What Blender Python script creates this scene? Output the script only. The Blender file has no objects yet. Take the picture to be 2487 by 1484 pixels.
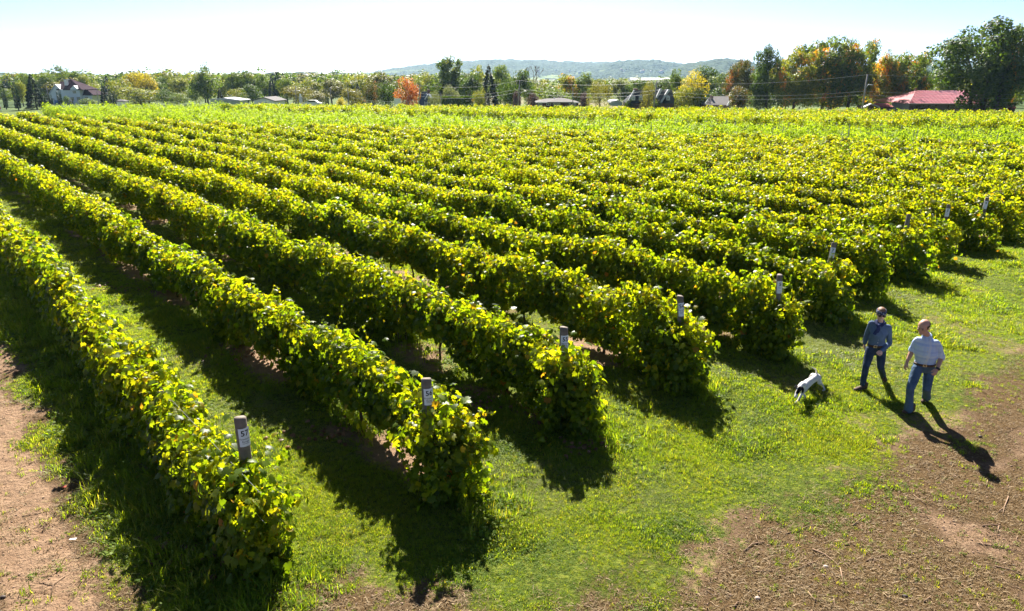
import bpy, bmesh, math, random
import numpy as np
from mathutils import Vector, Matrix, Euler
S = bpy.context.scene
COL = S.collection
R = math.radians
rng = np.random.default_rng(11)
random.seed(11)

# ------------------------------------------------------------------ camera
CAM_H = 5.8
FPX = 1658.0                       # focal length in pixels of a 2487 px wide picture (24 mm on 36 mm)
TH = math.atan((742 - 187) / FPX)
cam = bpy.data.cameras.new('camera')
cam.sensor_width = 36; cam.lens = 36 * FPX / 2487
cam.clip_start = 0.2; cam.clip_end = 30000
camo = bpy.data.objects.new('camera', cam); COL.objects.link(camo)
camo.location = (0, 0, CAM_H); camo.rotation_euler = (math.pi / 2 - TH, 0, 0)
S.camera = camo
S.render.resolution_x = 1024; S.render.resolution_y = 611

# ------------------------------------------------------------------ light
SUN_EL, SUN_AZ = 38.0, -3.0          # azimuth from +Y, clockwise
HAZE = 0.000065
SUN_STRENGTH, SKY_STRENGTH, EXPOSURE = 5.0, 0.062, 1.85
W = bpy.data.worlds.new('World'); S.world = W; W.use_nodes = True
nt = W.node_tree; nt.nodes.clear()
sky = nt.nodes.new('ShaderNodeTexSky'); sky.sky_type = 'NISHITA'; sky.sun_disc = False
sky.sun_elevation = R(SUN_EL); sky.sun_rotation = R(SUN_AZ)
sky.air_density = 0.27; sky.dust_density = 0.25; sky.ozone_density = 0.9; sky.altitude = 100
bg = nt.nodes.new('ShaderNodeBackground'); bg.inputs['Strength'].default_value = SKY_STRENGTH
wo = nt.nodes.new('ShaderNodeOutputWorld')
nt.links.new(sky.outputs[0], bg.inputs[0]); nt.links.new(bg.outputs[0], wo.inputs[0])
sl = bpy.data.lights.new('sun', 'SUN'); sl.energy = SUN_STRENGTH; sl.angle = R(0.5); sl.color = (1.0, 0.94, 0.84)
so = bpy.data.objects.new('sun', sl); COL.objects.link(so)
az, el = R(SUN_AZ), R(SUN_EL)
sd = Vector((math.sin(az) * math.cos(el), math.cos(az) * math.cos(el), math.sin(el)))
so.rotation_euler = sd.to_track_quat('Z', 'Y').to_euler(); so.location = (0, 60, 60)
S.view_settings.view_transform = 'Standard'; S.view_settings.look = 'None'
S.view_settings.exposure = EXPOSURE; S.view_settings.gamma = 1; S.view_settings.use_curve_mapping = False
cy = S.cycles
cy.max_bounces = 8; cy.diffuse_bounces = 4; cy.glossy_bounces = 2; cy.transmission_bounces = 6
cy.volume_bounces = 0; cy.transparent_max_bounces = 8; cy.use_denoising = True
cy.caustics_reflective = False; cy.caustics_refractive = False
try:
    cy.denoiser = 'OPENIMAGEDENOISE'
except Exception: pass

# ------------------------------------------------------------------ helpers
def ray(px, py):
    a = (px - 1243.5) / FPX; b = (py - 742) / FPX
    return a, math.cos(TH) - b * math.sin(TH), -(math.sin(TH) + b * math.cos(TH))
def at_z(px, py, z=0.0):
    a, Y, Z = ray(px, py); t = (z - CAM_H) / Z
    return Vector((a * t, Y * t, z))
def at_y(px, py, yd):
    a, Y, Z = ray(px, py); t = yd / Y
    return Vector((a * t, yd, CAM_H + Z * t))
def smooth(e0, e1, x):
    t = np.clip((np.asarray(x, float) - e0) / (e1 - e0), 0, 1); return t * t * (3 - 2 * t)
def gz(x, y):                                            # height of the land
    r = np.asarray(y, float)
    z = -3.1 * smooth(112, 160, r)
    return z
def _hash(i, j, s):
    n = (i * 374761393 + j * 668265263 + s * 982451653).astype(np.int64) & 0xffffffff
    n = ((n ^ (n >> 13)) * 1274126177) & 0xffffffff
    return ((n ^ (n >> 16)) & 0xffff) / 65535.0
def noise(x, y, s=0):
    x = np.asarray(x, float); y = np.asarray(y, float)
    i = np.floor(x).astype(np.int64); j = np.floor(y).astype(np.int64); u = x - i; v = y - j
    u = u * u * (3 - 2 * u); v = v * v * (3 - 2 * v)
    a = _hash(i, j, s); b = _hash(i + 1, j, s); c = _hash(i, j + 1, s); d = _hash(i + 1, j + 1, s)
    return (a * (1 - u) + b * u) * (1 - v) + (c * (1 - u) + d * u) * v
def fbm(x, y, s=0, o=3):
    t = 0; a = 0.5; n = 0
    for k in range(o):
        t = t + a * noise(np.asarray(x) * 2 ** k, np.asarray(y) * 2 ** k, s + k * 7); n += a; a *= .5
    return t / n

def tag(o, label=None, cat=None, group=None, kind=None):
    if label: o['label'] = label
    if cat: o['category'] = cat
    if group: o['group'] = group
    if kind: o['kind'] = kind
    return o
def empty(name, loc, label, cat, group=None, rz=0):
    o = bpy.data.objects.new(name, None); COL.objects.link(o); o.location = loc; o.rotation_euler = (0, 0, rz)
    o.empty_display_size = 0.3
    return tag(o, label, cat, group)
def link(name, me, parent=None, mat=None, loc=None, rot=None, scl=None):
    if mat is not None and not me.materials: me.materials.append(mat)
    o = bpy.data.objects.new(name, me); COL.objects.link(o)
    if parent: o.parent = parent
    if loc is not None: o.location = loc
    if rot is not None: o.rotation_euler = rot
    if scl is not None: o.scale = scl if hasattr(scl, '__len__') else (scl,) * 3
    return o
def npmesh(name, V, F):
    """V (n,3), F (m,k) with constant k"""
    me = bpy.data.meshes.new(name); V = np.asarray(V, np.float32); F = np.asarray(F, np.int32)
    me.vertices.add(len(V)); me.vertices.foreach_set('co', V.ravel())
    k = F.shape[1]; me.loops.add(F.size); me.loops.foreach_set('vertex_index', F.ravel())
    me.polygons.add(len(F)); me.polygons.foreach_set('loop_start', np.arange(0, F.size, k, dtype=np.int32))
    me.polygons.foreach_set('loop_total', np.full(len(F), k, np.int32))
    me.update(calc_edges=True); return me
class MB:
    """collects simple solids; build() makes one mesh"""
    def __init__(s): s.V = []; s.F = []
    def add(s, V, F):
        n = len(s.V); s.V += [tuple(v) for v in V]; s.F += [tuple(i + n for i in f) for f in F]; return s
    def box(s, x0, x1, y0, y1, z0, z1):
        return s.add([(x0, y0, z0), (x1, y0, z0), (x1, y1, z0), (x0, y1, z0), (x0, y0, z1), (x1, y0, z1), (x1, y1, z1), (x0, y1, z1)],
                     [(0, 3, 2, 1), (4, 5, 6, 7), (0, 1, 5, 4), (1, 2, 6, 5), (2, 3, 7, 6), (3, 0, 4, 7)])
    def prism(s, poly, y0, y1):                            # poly in x,z, extruded in y
        n = len(poly)
        V = [(p[0], y0, p[1]) for p in poly] + [(p[0], y1, p[1]) for p in poly]
        return s.add(V, [tuple(range(n)), tuple(range(2 * n - 1, n - 1, -1))] + [(i, i + n, (i + 1) % n + n, (i + 1) % n) for i in range(n)])
    def prismx(s, poly, x0, x1):                           # poly in y,z, extruded in x
        n = len(poly)
        V = [(x0, p[0], p[1]) for p in poly] + [(x1, p[0], p[1]) for p in poly]
        return s.add(V, [tuple(range(n)), tuple(range(2 * n - 1, n - 1, -1))] + [(i, i + n, (i + 1) % n + n, (i + 1) % n) for i in range(n)])
    def tube(s, pts, rad, n=8, caps=True):
        pts = [Vector(p) for p in pts]
        if not hasattr(rad, '__len__'): rad = [rad] * len(pts)
        base = len(s.V); up = Vector((0.31, 0.17, 0.93)).normalized(); A = None
        for i, p in enumerate(pts):
            t = (pts[min(i + 1, len(pts) - 1)] - pts[max(i - 1, 0)]).normalized()
            if A is None:
                A = t.cross(up if abs(t.dot(up)) < .9 else Vector((1, 0, 0))).normalized()
            else:
                A = (A - t * A.dot(t)).normalized()
            B = t.cross(A)
            for k in range(n):
                a = 2 * math.pi * k / n
                s.V.append(tuple(p + (A * math.cos(a) + B * math.sin(a)) * rad[i]))
        for i in range(len(pts) - 1):
            for k in range(n):
                a = base + i * n + k; b = base + i * n + (k + 1) % n
                s.F.append((a, b, b + n, a + n))
        if caps:
            s.F.append(tuple(base + k for k in range(n - 1, -1, -1)))
            s.F.append(tuple(base + (len(pts) - 1) * n + k for k in range(n)))
        return s
    def ell(s, pts, rads, side, n=14):
        """elliptic tube: rads=[(a,b)] a along 'side', rounded ends"""
        pts = [Vector(p) for p in pts]; side = Vector(side).normalized()
        base = len(s.V); m = len(pts)
        rads = [(r, r) if not hasattr(r, '__len__') else r for r in rads]
        P2 = []; R2 = []; T = []
        def tan(i): return (pts[min(i + 1, m - 1)] - pts[max(i - 1, 0)]).normalized()
        t0 = tan(0); t1 = tan(m - 1)
        r0 = min(rads[0]); r1 = min(rads[-1])
        for f, g in ((.85, .35), (.6, .75)):
            P2.append(pts[0] - t0 * r0 * f); R2.append((rads[0][0] * g, rads[0][1] * g)); T.append(t0)
        for i in range(m): P2.append(pts[i]); R2.append(rads[i]); T.append(tan(i))
        for f, g in ((.6, .75), (.85, .35)):
            P2.append(pts[-1] + t1 * r1 * f); R2.append((rads[-1][0] * g, rads[-1][1] * g)); T.append(t1)
        for p, r, t in zip(P2, R2, T):
            A = side - t * side.dot(t)
            if A.length < 1e-4: A = t.orthogonal()
            A.normalize(); B = t.cross(A)
            for k in range(n):
                a = 2 * math.pi * k / n
                s.V.append(tuple(p + A * math.cos(a) * r[0] + B * math.sin(a) * r[1]))
        for i in range(len(P2) - 1):
            for k in range(n):
                a = base + i * n + k; b = base + i * n + (k + 1) % n
                s.F.append((a, b, b + n, a + n))
        s.F.append(tuple(base + k for k in range(n - 1, -1, -1)))
        s.F.append(tuple(base + (len(P2) - 1) * n + k for k in range(n)))
        return s
    def ball(s, c, r, n=10, m=7, rot=None):
        if not hasattr(r, '__len__'): r = (r, r, r)
        base = len(s.V); c = Vector(c); M = rot.to_matrix() if rot is not None and hasattr(rot, 'to_matrix') else (rot or Matrix.Identity(3))
        for i in range(1, m):
            th = math.pi * i / m
            for k in range(n):
                a = 2 * math.pi * k / n
                s.V.append(tuple(c + M @ Vector((r[0] * math.sin(th) * math.cos(a), r[1] * math.sin(th) * math.sin(a), r[2] * math.cos(th)))))
        top = len(s.V); s.V.append(tuple(c + M @ Vector((0, 0, r[2])))); bot = len(s.V); s.V.append(tuple(c + M @ Vector((0, 0, -r[2]))))
        for i in range(m - 2):
            for k in range(n):
                a = base + i * n + k; b = base + i * n + (k + 1) % n
                s.F.append((a, a + n, b + n, b))
        for k in range(n):
            s.F.append((top, base + k, base + (k + 1) % n)); s.F.append((bot, base + (m - 2) * n + (k + 1) % n, base + (m - 2) * n + k))
        return s
    def mesh(s, name, mat=None, smooth_=False, off=None):
        me = bpy.data.meshes.new(name)
        V = s.V if off is None else [(v[0] - off[0], v[1] - off[1], v[2] - off[2]) for v in s.V]
        me.from_pydata(V, [], s.F); me.update()
        bm = bmesh.new(); bm.from_mesh(me); bmesh.ops.recalc_face_normals(bm, faces=bm.faces); bm.to_mesh(me); bm.free()
        if mat: me.materials.append(mat)
        if smooth_: me.polygons.foreach_set('use_smooth', [True] * len(me.polygons))
        return me
    def build(s, name, mat, parent=None, smooth_=False, loc=None, rot=None, off=None):
        if off is None and parent is not None and loc is None and getattr(s, 'world', False): off = parent.location
        return link(name, s.mesh(name, mat, smooth_, off), parent, None, loc, rot)
def WM():
    m = MB(); m.world = True; return m                     # coordinates given in world space
def remesh(me, voxel, sm=2):
    o = bpy.data.objects.new('tmp', me); COL.objects.link(o)
    md = o.modifiers.new('r', 'REMESH'); md.mode = 'VOXEL'; md.voxel_size = voxel; md.use_smooth_shade = True
    ms = o.modifiers.new('s', 'SMOOTH'); ms.factor = .5; ms.iterations = sm
    dg = bpy.context.evaluated_depsgraph_get()
    out = bpy.data.meshes.new_from_object(o.evaluated_get(dg))
    bpy.data.objects.remove(o); out.polygons.foreach_set('use_smooth', [True] * len(out.polygons))
    return out

# ------------------------------------------------------------------ materials
class N:
    def __init__(s, name):
        s.m = bpy.data.materials.new(name); s.m.use_nodes = True; s.t = s.m.node_tree; s.t.nodes.clear()
        s.out = s.t.nodes.new('ShaderNodeOutputMaterial')
    def n(s, typ, **kw):
        d = s.t.nodes.new(typ)
        for k, v in kw.items(): setattr(d, k, v)
        return d
    def l(s, a, b): s.t.links.new(a, b)
    def setin(s, d, k, v):
        if hasattr(v, 'is_output') or hasattr(v, 'links'): s.l(v, d.inputs[k])
        else:
            if isinstance(v, (tuple, list)) and len(v) == 3 and d.inputs[k].type == 'RGBA': v = (*v, 1)
            d.inputs[k].default_value = v
    def coord(s, which='Object'):
        return s.n('ShaderNodeTexCoord').outputs[which]
    def pos(s): return s.n('ShaderNodeNewGeometry').outputs['Position']
    def noise(s, vec, scale, detail=3, rough=.55, out='Fac', dist=0):
        d = s.n('ShaderNodeTexNoise'); s.l(vec, d.inputs['Vector']); d.inputs['Scale'].default_value = scale
        d.inputs['Detail'].default_value = detail; d.inputs['Roughness'].default_value = rough; d.inputs['Distortion'].default_value = dist
        return d.outputs[out]
    def ramp(s, fac, stops, interp='LINEAR'):
        d = s.n('ShaderNodeValToRGB'); d.color_ramp.interpolation = interp; e = d.color_ramp.elements
        while len(e) < len(stops): e.new(.5)
        for k, (p, c) in enumerate(stops):
            e[k].position = p; e[k].color = (*c, 1) if not isinstance(c, (int, float)) else (c, c, c, 1)
        s.l(fac, d.inputs[0]); return d.outputs[0]
    def mix(s, fac, a, b, bt='MIX'):
        d = s.n('ShaderNodeMix', data_type='RGBA', blend_type=bt)
        s.setin(d, 0, fac)
        for k, v in ((6, a), (7, b)):
            if hasattr(v, 'links'): s.l(v, d.inputs[k])
            else: d.inputs[k].default_value = (*v, 1) if len(v) == 3 else v
        return d.outputs[2]
    def math(s, op, a, b=0.0, c=None):
        d = s.n('ShaderNodeMath', operation=op)
        s.setin(d, 0, a); s.setin(d, 1, b)
        if c is not None: s.setin(d, 2, c)
        return d.outputs[0]
    def bump(s, h, strength=.4, dist=.02):
        d = s.n('ShaderNodeBump'); d.inputs['Strength'].default_value = strength; d.inputs['Distance'].default_value = dist
        s.l(h, d.inputs['Height']); return d.outputs[0]
    def pr(s, color, rough=.7, spec=.3, metal=0, normal=None, sheen=0):
        d = s.n('ShaderNodeBsdfPrincipled')
        s.setin(d, 'Base Color', color); s.setin(d, 'Roughness', rough); s.setin(d, 'Specular IOR Level', spec); s.setin(d, 'Metallic', metal)
        if sheen: s.setin(d, 'Sheen Weight', sheen)
        if normal is not None: s.l(normal, d.inputs['Normal'])
        return d
    def done(s, sh):
        s.l(sh.outputs[0] if hasattr(sh, 'outputs') else sh, s.out.inputs[0]); return s.m
def plain(name, color, rough=.7, spec=.3, metal=0, var=.25, scale=6, bump=0):
    m = N(name); c = m.coord()
    f = m.noise(c, scale, 4)
    col = m.mix(f, tuple(x * (1 - var) for x in color), tuple(min(1, x * (1 + var)) for x in color))
    nb = m.bump(m.noise(c, scale * 6, 3), bump, .01) if bump else None
    return m.done(m.pr(col, rough, spec, metal, nb))
def leafmat(name, stops, trans=(1.9, 1.8, .5), tmix=.5, rough=.42, spec=.45, autumn=None, ascale=.35, athr=(.5, .62), rndsrc='island', tint_pos=None, glint=True):
    """stops: ramp of base colours; the light passing through is a yellower version"""
    m = N(name)
    if rndsrc == 'island': r = m.n('ShaderNodeNewGeometry').outputs['Random Per Island']
    else:
        a = m.n('ShaderNodeNewGeometry').outputs['Random Per Island']; b = m.n('ShaderNodeObjectInfo').outputs['Random']
        r = m.math('FRACT', m.math('ADD', a, b))
    col = m.ramp(r, stops)
    if autumn:
        oc = m.coord('Object')
        ob = m.n('ShaderNodeObjectInfo').outputs['Random']
        v = m.n('ShaderNodeVectorMath', operation='ADD'); m.l(oc, v.inputs[0]); 
        cx = m.n('ShaderNodeCombineXYZ'); m.l(m.math('MULTIPLY', ob, 37.0), cx.inputs[0]); m.l(cx.outputs[0], v.inputs[1])
        nf = m.noise(v.outputs[0], ascale, 3, .6)
        mk = m.n('ShaderNodeMapRange'); m.l(nf, mk.inputs[0]); mk.inputs[1].default_value = athr[0]; mk.inputs[2].default_value = athr[1]
        rr = m.math('FRACT', m.math('MULTIPLY', r, 7.13))
        acol = m.ramp(rr, autumn)
        col = m.mix(mk.outputs[0], col, acol)
    if tint_pos:
        nf = m.noise(m.pos(), tint_pos[0], 3)
        col = m.mix(m.ramp(nf, [(.35, 0), (.65, 1)]), col, m.mix(1.0, col, tint_pos[1], 'MULTIPLY'))
    d = m.pr(col, rough, spec)
    t = m.n('ShaderNodeBsdfTranslucent'); m.l(m.mix(1.0, col, trans, 'MULTIPLY'), t.inputs[0])
    mx = m.n('ShaderNodeMixShader'); mx.inputs[0].default_value = tmix
    m.l(d.outputs[0], mx.inputs[1]); m.l(t.outputs[0], mx.inputs[2])
    return m.done(mx)

# ------------------------------------------------------------------ scatter by geometry nodes (only for 'stuff')
_groups = {}
def gn_group(coll):
    if coll.name in _groups: return _groups[coll.name]
    g = bpy.data.node_groups.new('scatter_' + coll.name, 'GeometryNodeTree')
    g.interface.new_socket('Geometry', in_out='INPUT', socket_type='NodeSocketGeometry')
    g.interface.new_socket('Geometry', in_out='OUTPUT', socket_type='NodeSocketGeometry')
    gi = g.nodes.new('NodeGroupInput'); go = g.nodes.new('NodeGroupOutput')
    ci = g.nodes.new('GeometryNodeCollectionInfo'); ci.inputs['Collection'].default_value = coll
    ci.inputs['Separate Children'].default_value = True; ci.inputs['Reset Children'].default_value = True
    ip = g.nodes.new('GeometryNodeInstanceOnPoints'); ip.inputs['Pick Instance'].default_value = True
    def na(n, t):
        d = g.nodes.new('GeometryNodeInputNamedAttribute'); d.data_type = t; d.inputs['Name'].default_value = n; return d.outputs[0]
    e = g.nodes.new('FunctionNodeEulerToRotation')
    g.links.new(na('rot', 'FLOAT_VECTOR'), e.inputs[0])
    g.links.new(gi.outputs[0], ip.inputs['Points']); g.links.new(ci.outputs[0], ip.inputs['Instance'])
    g.links.new(e.outputs[0], ip.inputs['Rotation']); g.links.new(na('scl', 'FLOAT_VECTOR'), ip.inputs['Scale'])
    g.links.new(na('idx', 'INT'), ip.inputs['Instance Index']); g.links.new(ip.outputs[0], go.inputs[0])
    _groups[coll.name] = g; return g
def scatter(name, P, rot, scl, idx, coll, parent=None, mat=None):
    P = np.asarray(P, np.float32).reshape(-1, 3); n = len(P)
    if parent is not None: P = P - np.array(parent.location, np.float32)
    me = bpy.data.meshes.new(name); me.vertices.add(n); me.vertices.foreach_set('co', P.ravel())
    rot = np.asarray(rot, np.float32)
    if rot.ndim == 1: rot = np.stack([np.zeros(n), np.zeros(n), rot], 1).astype(np.float32)
    scl = np.asarray(scl, np.float32)
    if scl.ndim == 1: scl = np.repeat(scl[:, None], 3, 1)
    me.attributes.new('rot', 'FLOAT_VECTOR', 'POINT').data.foreach_set('vector', rot.ravel())
    me.attributes.new('scl', 'FLOAT_VECTOR', 'POINT').data.foreach_set('vector', scl.ravel().astype(np.float32))
    me.attributes.new('idx', 'INT', 'POINT').data.foreach_set('value', np.asarray(idx, np.int32))
    me.update(); o = link(name, me, parent)
    md = o.modifiers.new('scatter', 'NODES'); md.node_group = gn_group(coll)
    o['kind'] = 'stuff'; return o
def srccoll(name, meshes):
    c = bpy.data.collections.new(name)
    for i, me in enumerate(meshes):
        o = bpy.data.objects.new('%s_%02d' % (name, i), me); c.objects.link(o)
    return c
# ================================================================== leaf and grass pieces
def leaf_outline():
    # a lobed grape leaf in the xy plane, stem at the origin, tip at +y, about 1 across
    return np.array([(0, .02, 0), (-.22, -.10, .02), (-.50, .16, -.06), (-.36, .34, -.01), (-.42, .62, -.10), (-.17, .60, 0), (0, .98, -.12),
                     (.17, .60, 0), (.42, .62, -.10), (.36, .34, -.01), (.50, .16, -.06), (.22, -.10, .02), (0, .38, .07)])
LEAF_V = leaf_outline()
LEAF_F = [(12, i, i + 1) for i in range(0, 11)] + [(12, 11, 0)]
def basis(nrm, up, roll):
    z = nrm / np.linalg.norm(nrm); y = up - z * np.dot(up, z)
    if np.linalg.norm(y) < 1e-3: y = np.array([0., 1, 0]) - z * z[1]
    y /= np.linalg.norm(y); x = np.cross(y, z)
    c, s_ = math.cos(roll), math.sin(roll)
    return np.stack([x * c + y * s_, -x * s_ + y * c, z], 1)
def leaf_cluster(name, mat, n, rad, size, seed, simple=False, zsq=1.0, up=.5):
    r = np.random.default_rng(seed); V = []; F = []
    LV, LF = (LEAF_V, LEAF_F)
    if simple: LV = np.array([(0, 0, 0), (-.45, .3, -.05), (-.25, .75, -.06), (.25, .75, -.06), (.45, .3, -.05), (0, .35, .08)]); LF = [(5, 0, 1), (5, 1, 2), (5, 2, 3), (5, 3, 4), (5, 4, 0)]
    k = 0
    for i in range(n):
        d = r.normal(size=3); d /= np.linalg.norm(d); c = d * rad * r.uniform(.3, 1.0) ** .6; c[2] *= zsq
        nr = np.array([d[0] * .8 + r.normal() * .35, d[1] * .8 + r.normal() * .35, d[2] * .4 + up + r.normal() * .35])
        B = basis(nr, np.array([r.normal() * .5, r.normal() * .5, -1.0]), r.normal() * .5)
        s_ = size * r.uniform(.5, 1.35)
        L = LV.copy(); L[:, 2] *= r.uniform(.3, 1.8)
        V.append((L * s_) @ B.T + c); F += [tuple(a + k for a in f) for f in LF]; k += len(LV)
    return _m(name, np.concatenate(V), F, mat)
def _m(name, V, F, mat):
    me = npmesh(name, V, F) if len({len(f) for f in F}) == 1 else None
    if me is None: me = bpy.data.meshes.new(name); me.from_pydata([tuple(v) for v in V], [], F); me.update()
    me.materials.append(mat); return me
def grass_tuft(name, mat, n, h, spread, w, seed, lean=.5):
    r = np.random.default_rng(seed); V = []; F = []; k = 0
    for i in range(n):
        a = r.uniform(0, 2 * math.pi); b = np.array([r.normal() * spread, r.normal() * spread, 0.0])
        d = np.array([math.cos(a), math.sin(a), 0]); sd_ = np.array([-d[1], d[0], 0]) * w * r.uniform(.6, 1.3)
        hh = h * r.uniform(.5, 1.2); ln = hh * lean * r.uniform(.3, 1.7)
        p0 = b; p1 = b + d * ln * .35 + np.array([0, 0, hh * .6]); p2 = b + d * ln + np.array([0, 0, hh * r.uniform(.7, 1.0)])
        V += [p0 - sd_, p0 + sd_, p1 + sd_ * .8, p1 - sd_ * .8, p2]
        F += [(k, k + 1, k + 2), (k, k + 2, k + 3), (k + 3, k + 2, k + 4)]; k += 5
    return _m(name, np.array(V), F, mat)
def weed(name, mat, n, rad, size, seed):
    r = np.random.default_rng(seed); V = []; F = []; k = 0
    for i in range(n):
        a = r.uniform(0, 6.283); q = rad * r.uniform(.1, 1) ; c = np.array([math.cos(a) * q, math.sin(a) * q, size * r.uniform(.3, 1.6)])
        nr = np.array([r.normal() * .4, r.normal() * .4, 1.0]); B = basis(nr, np.array([math.cos(a), math.sin(a), 0]), 0)
        L = np.array([(-.3, 0, 0), (.3, 0, 0), (.42, .5, .04), (0, 1, -.1), (-.42, .5, .04)]) * size * r.uniform(.6, 1.3)
        V.append(L @ B.T + c); F += [(k, k + 1, k + 2), (k, k + 2, k + 4), (k + 4, k + 2, k + 3)]; k += 5
    return _m(name, np.concatenate(V), F, mat)

M = {}
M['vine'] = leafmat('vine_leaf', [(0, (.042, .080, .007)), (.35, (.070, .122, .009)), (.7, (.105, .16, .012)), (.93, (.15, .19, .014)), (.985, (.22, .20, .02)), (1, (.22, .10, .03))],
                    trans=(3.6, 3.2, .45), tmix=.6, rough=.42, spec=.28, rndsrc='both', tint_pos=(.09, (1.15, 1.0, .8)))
M['vine_young_sunlit'] = leafmat('vine_leaf_young_sunlit', [(0, (.085, .13, .009)), (.5, (.135, .18, .012)), (.93, (.19, .21, .016)), (1, (.26, .20, .03))], trans=(3.3, 2.9, .4), tmix=.6, rough=.42, spec=.3, rndsrc='both', tint_pos=(.09, (1.12, 1.0, .8)))  # young-leaf tone, brightened further to paint sun onto the row tops
M['vine_pale'] = leafmat('vine_leaf_pale', [(0, (.08, .135, .016)), (.5, (.11, .17, .02)), (1, (.16, .21, .028))], trans=(3.2, 2.9, .5), tmix=.6, rough=.5, spec=.3, rndsrc='both')
M['grass'] = leafmat('grass_blade', [(0, (.075, .12, .014)), (.45, (.13, .185, .02)), (.8, (.19, .23, .03)), (.93, (.24, .23, .07)), (1, (.30, .26, .12))],
                     trans=(3.4, 3.0, .4), tmix=.55, rough=.5, spec=.25, rndsrc='both', tint_pos=(.55, (.85, 1.0, .75)))
M['grass_pale'] = leafmat('grass_blade_pale', [(0, (.13, .17, .035)), (.6, (.20, .24, .05)), (1, (.34, .33, .13))], trans=(2.2, 2.0, .6), tmix=.4, rough=.5, spec=.3, rndsrc='both')
M['weed'] = leafmat('weed_leaf', [(0, (.07, .13, .013)), (.5, (.115, .18, .018)), (.9, (.18, .23, .025)), (1, (.2, .18, .04))], trans=(3.2, 2.9, .4), tmix=.5, rough=.6, spec=.2, rndsrc='both')
M['straw'] = leafmat('dry_grass', [(0, (.10, .065, .03)), (.4, (.19, .125, .055)), (.75, (.29, .20, .10)), (1, (.40, .30, .17))], trans=(1.3, 1.2, .8), tmix=.25, rough=.6, spec=.2, rndsrc='both')
M['deadleaf'] = leafmat('dead_leaf', [(0, (.13, .06, .035)), (.5, (.22, .11, .06)), (1, (.32, .17, .09))], trans=(1.4, 1, .7), tmix=.25, rough=.5, spec=.3, rndsrc='both')
M['wood'] = plain('grey_weathered_wood', (.20, .165, .135), .85, .2, 0, .5, 9, .5)
M['bark'] = plain('dark_bark', (.085, .062, .046), .9, .2, 0, .35, 8, .6)
M['stick'] = plain('dry_stick', (.26, .17, .11), .8, .2, 0, .4, 3, .3)
M['metal'] = plain('grey_steel', (.35, .36, .37), .5, .4, .3, .15, 4)
M['paper'] = plain('white_tag_card', (.78, .79, .84), .5, .3, 0, .04, 8)
M['ink'] = plain('black_ink', (.02, .02, .025), .5, .3, 0, .1, 8)

# ================================================================== rows of the vineyard
ANG = R(-42.0)
DR = np.array([math.sin(ANG), math.cos(ANG)]); NR = np.array([DR[1], -DR[0]])   # along a row (away), across rows (to the right)
def rowpos(p, t): return NR * p + DR * t
A_ROWS = [2.38, 5.2, 8.0, 10.9, 13.75, 16.6, 19.4, 22.2, 25.0, 27.8] + [27.8 + 2.8 * k for k in range(1, 13)]
A_END = [6.95, 6.6, 6.8, 6.85, 6.5, 6.4, 6.4, 6.2, 6.4, 6.0] + [5.8] * 12
def perp(x, y): return NR[0] * x + NR[1] * y
def along(x, y): return DR[0] * x + DR[1] * y
L1 = np.array([(-95, 108), (-60, 88), (-25, 68), (2, 64), (34, 48.5), (60, 36)])           # far edge of the mature rows
L2 = np.array([(-110, 140), (-36, 101), (-20.7, 93.2), (11.6, 78), (46.4, 63.9), (80, 49)])   # front of the far block
LF = np.array([(-130, 112), (-77, 109), (-54, 116), (0, 106), (64.8, 90), (110, 78)])      # far edge of the vineyard
def yl(L, x): return np.interp(x, L[:, 0], L[:, 1])

# ------------------------------------------------------------------ ground masks
DIRT = [at_z(*p) for p in ((-300, 1760), (560, 1560), (700, 1455), (1000, 1468), (1340, 1462), (1560, 1405), (1790, 1320), (1915, 1230), (2085, 1150), (2240, 1085), (2345, 1015), (2420, 935), (2487, 875), (2640, 770))]
DP = np.array([(p.x, p.y) for p in DIRT])
def sdline(x, y):                                       # signed distance to the dirt edge, positive on the dirt side (nearer the camera)
    x = np.asarray(x, float); y = np.asarray(y, float); best = np.full(x.shape, 1e9); sg = np.zeros(x.shape)
    for a, b in zip(DP[:-1], DP[1:]):
        e = b - a; L = np.dot(e, e)
        t = np.clip(((x - a[0]) * e[0] + (y - a[1]) * e[1]) / L, 0, 1)
        dx = x - a[0] - t * e[0]; dy = y - a[1] - t * e[1]; d = np.hypot(dx, dy)
        s_ = np.sign(-(e[0] * dy - e[1] * dx)); m = d < best
        best = np.where(m, d, best); sg = np.where(m, s_, sg)
    return best * sg
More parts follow.
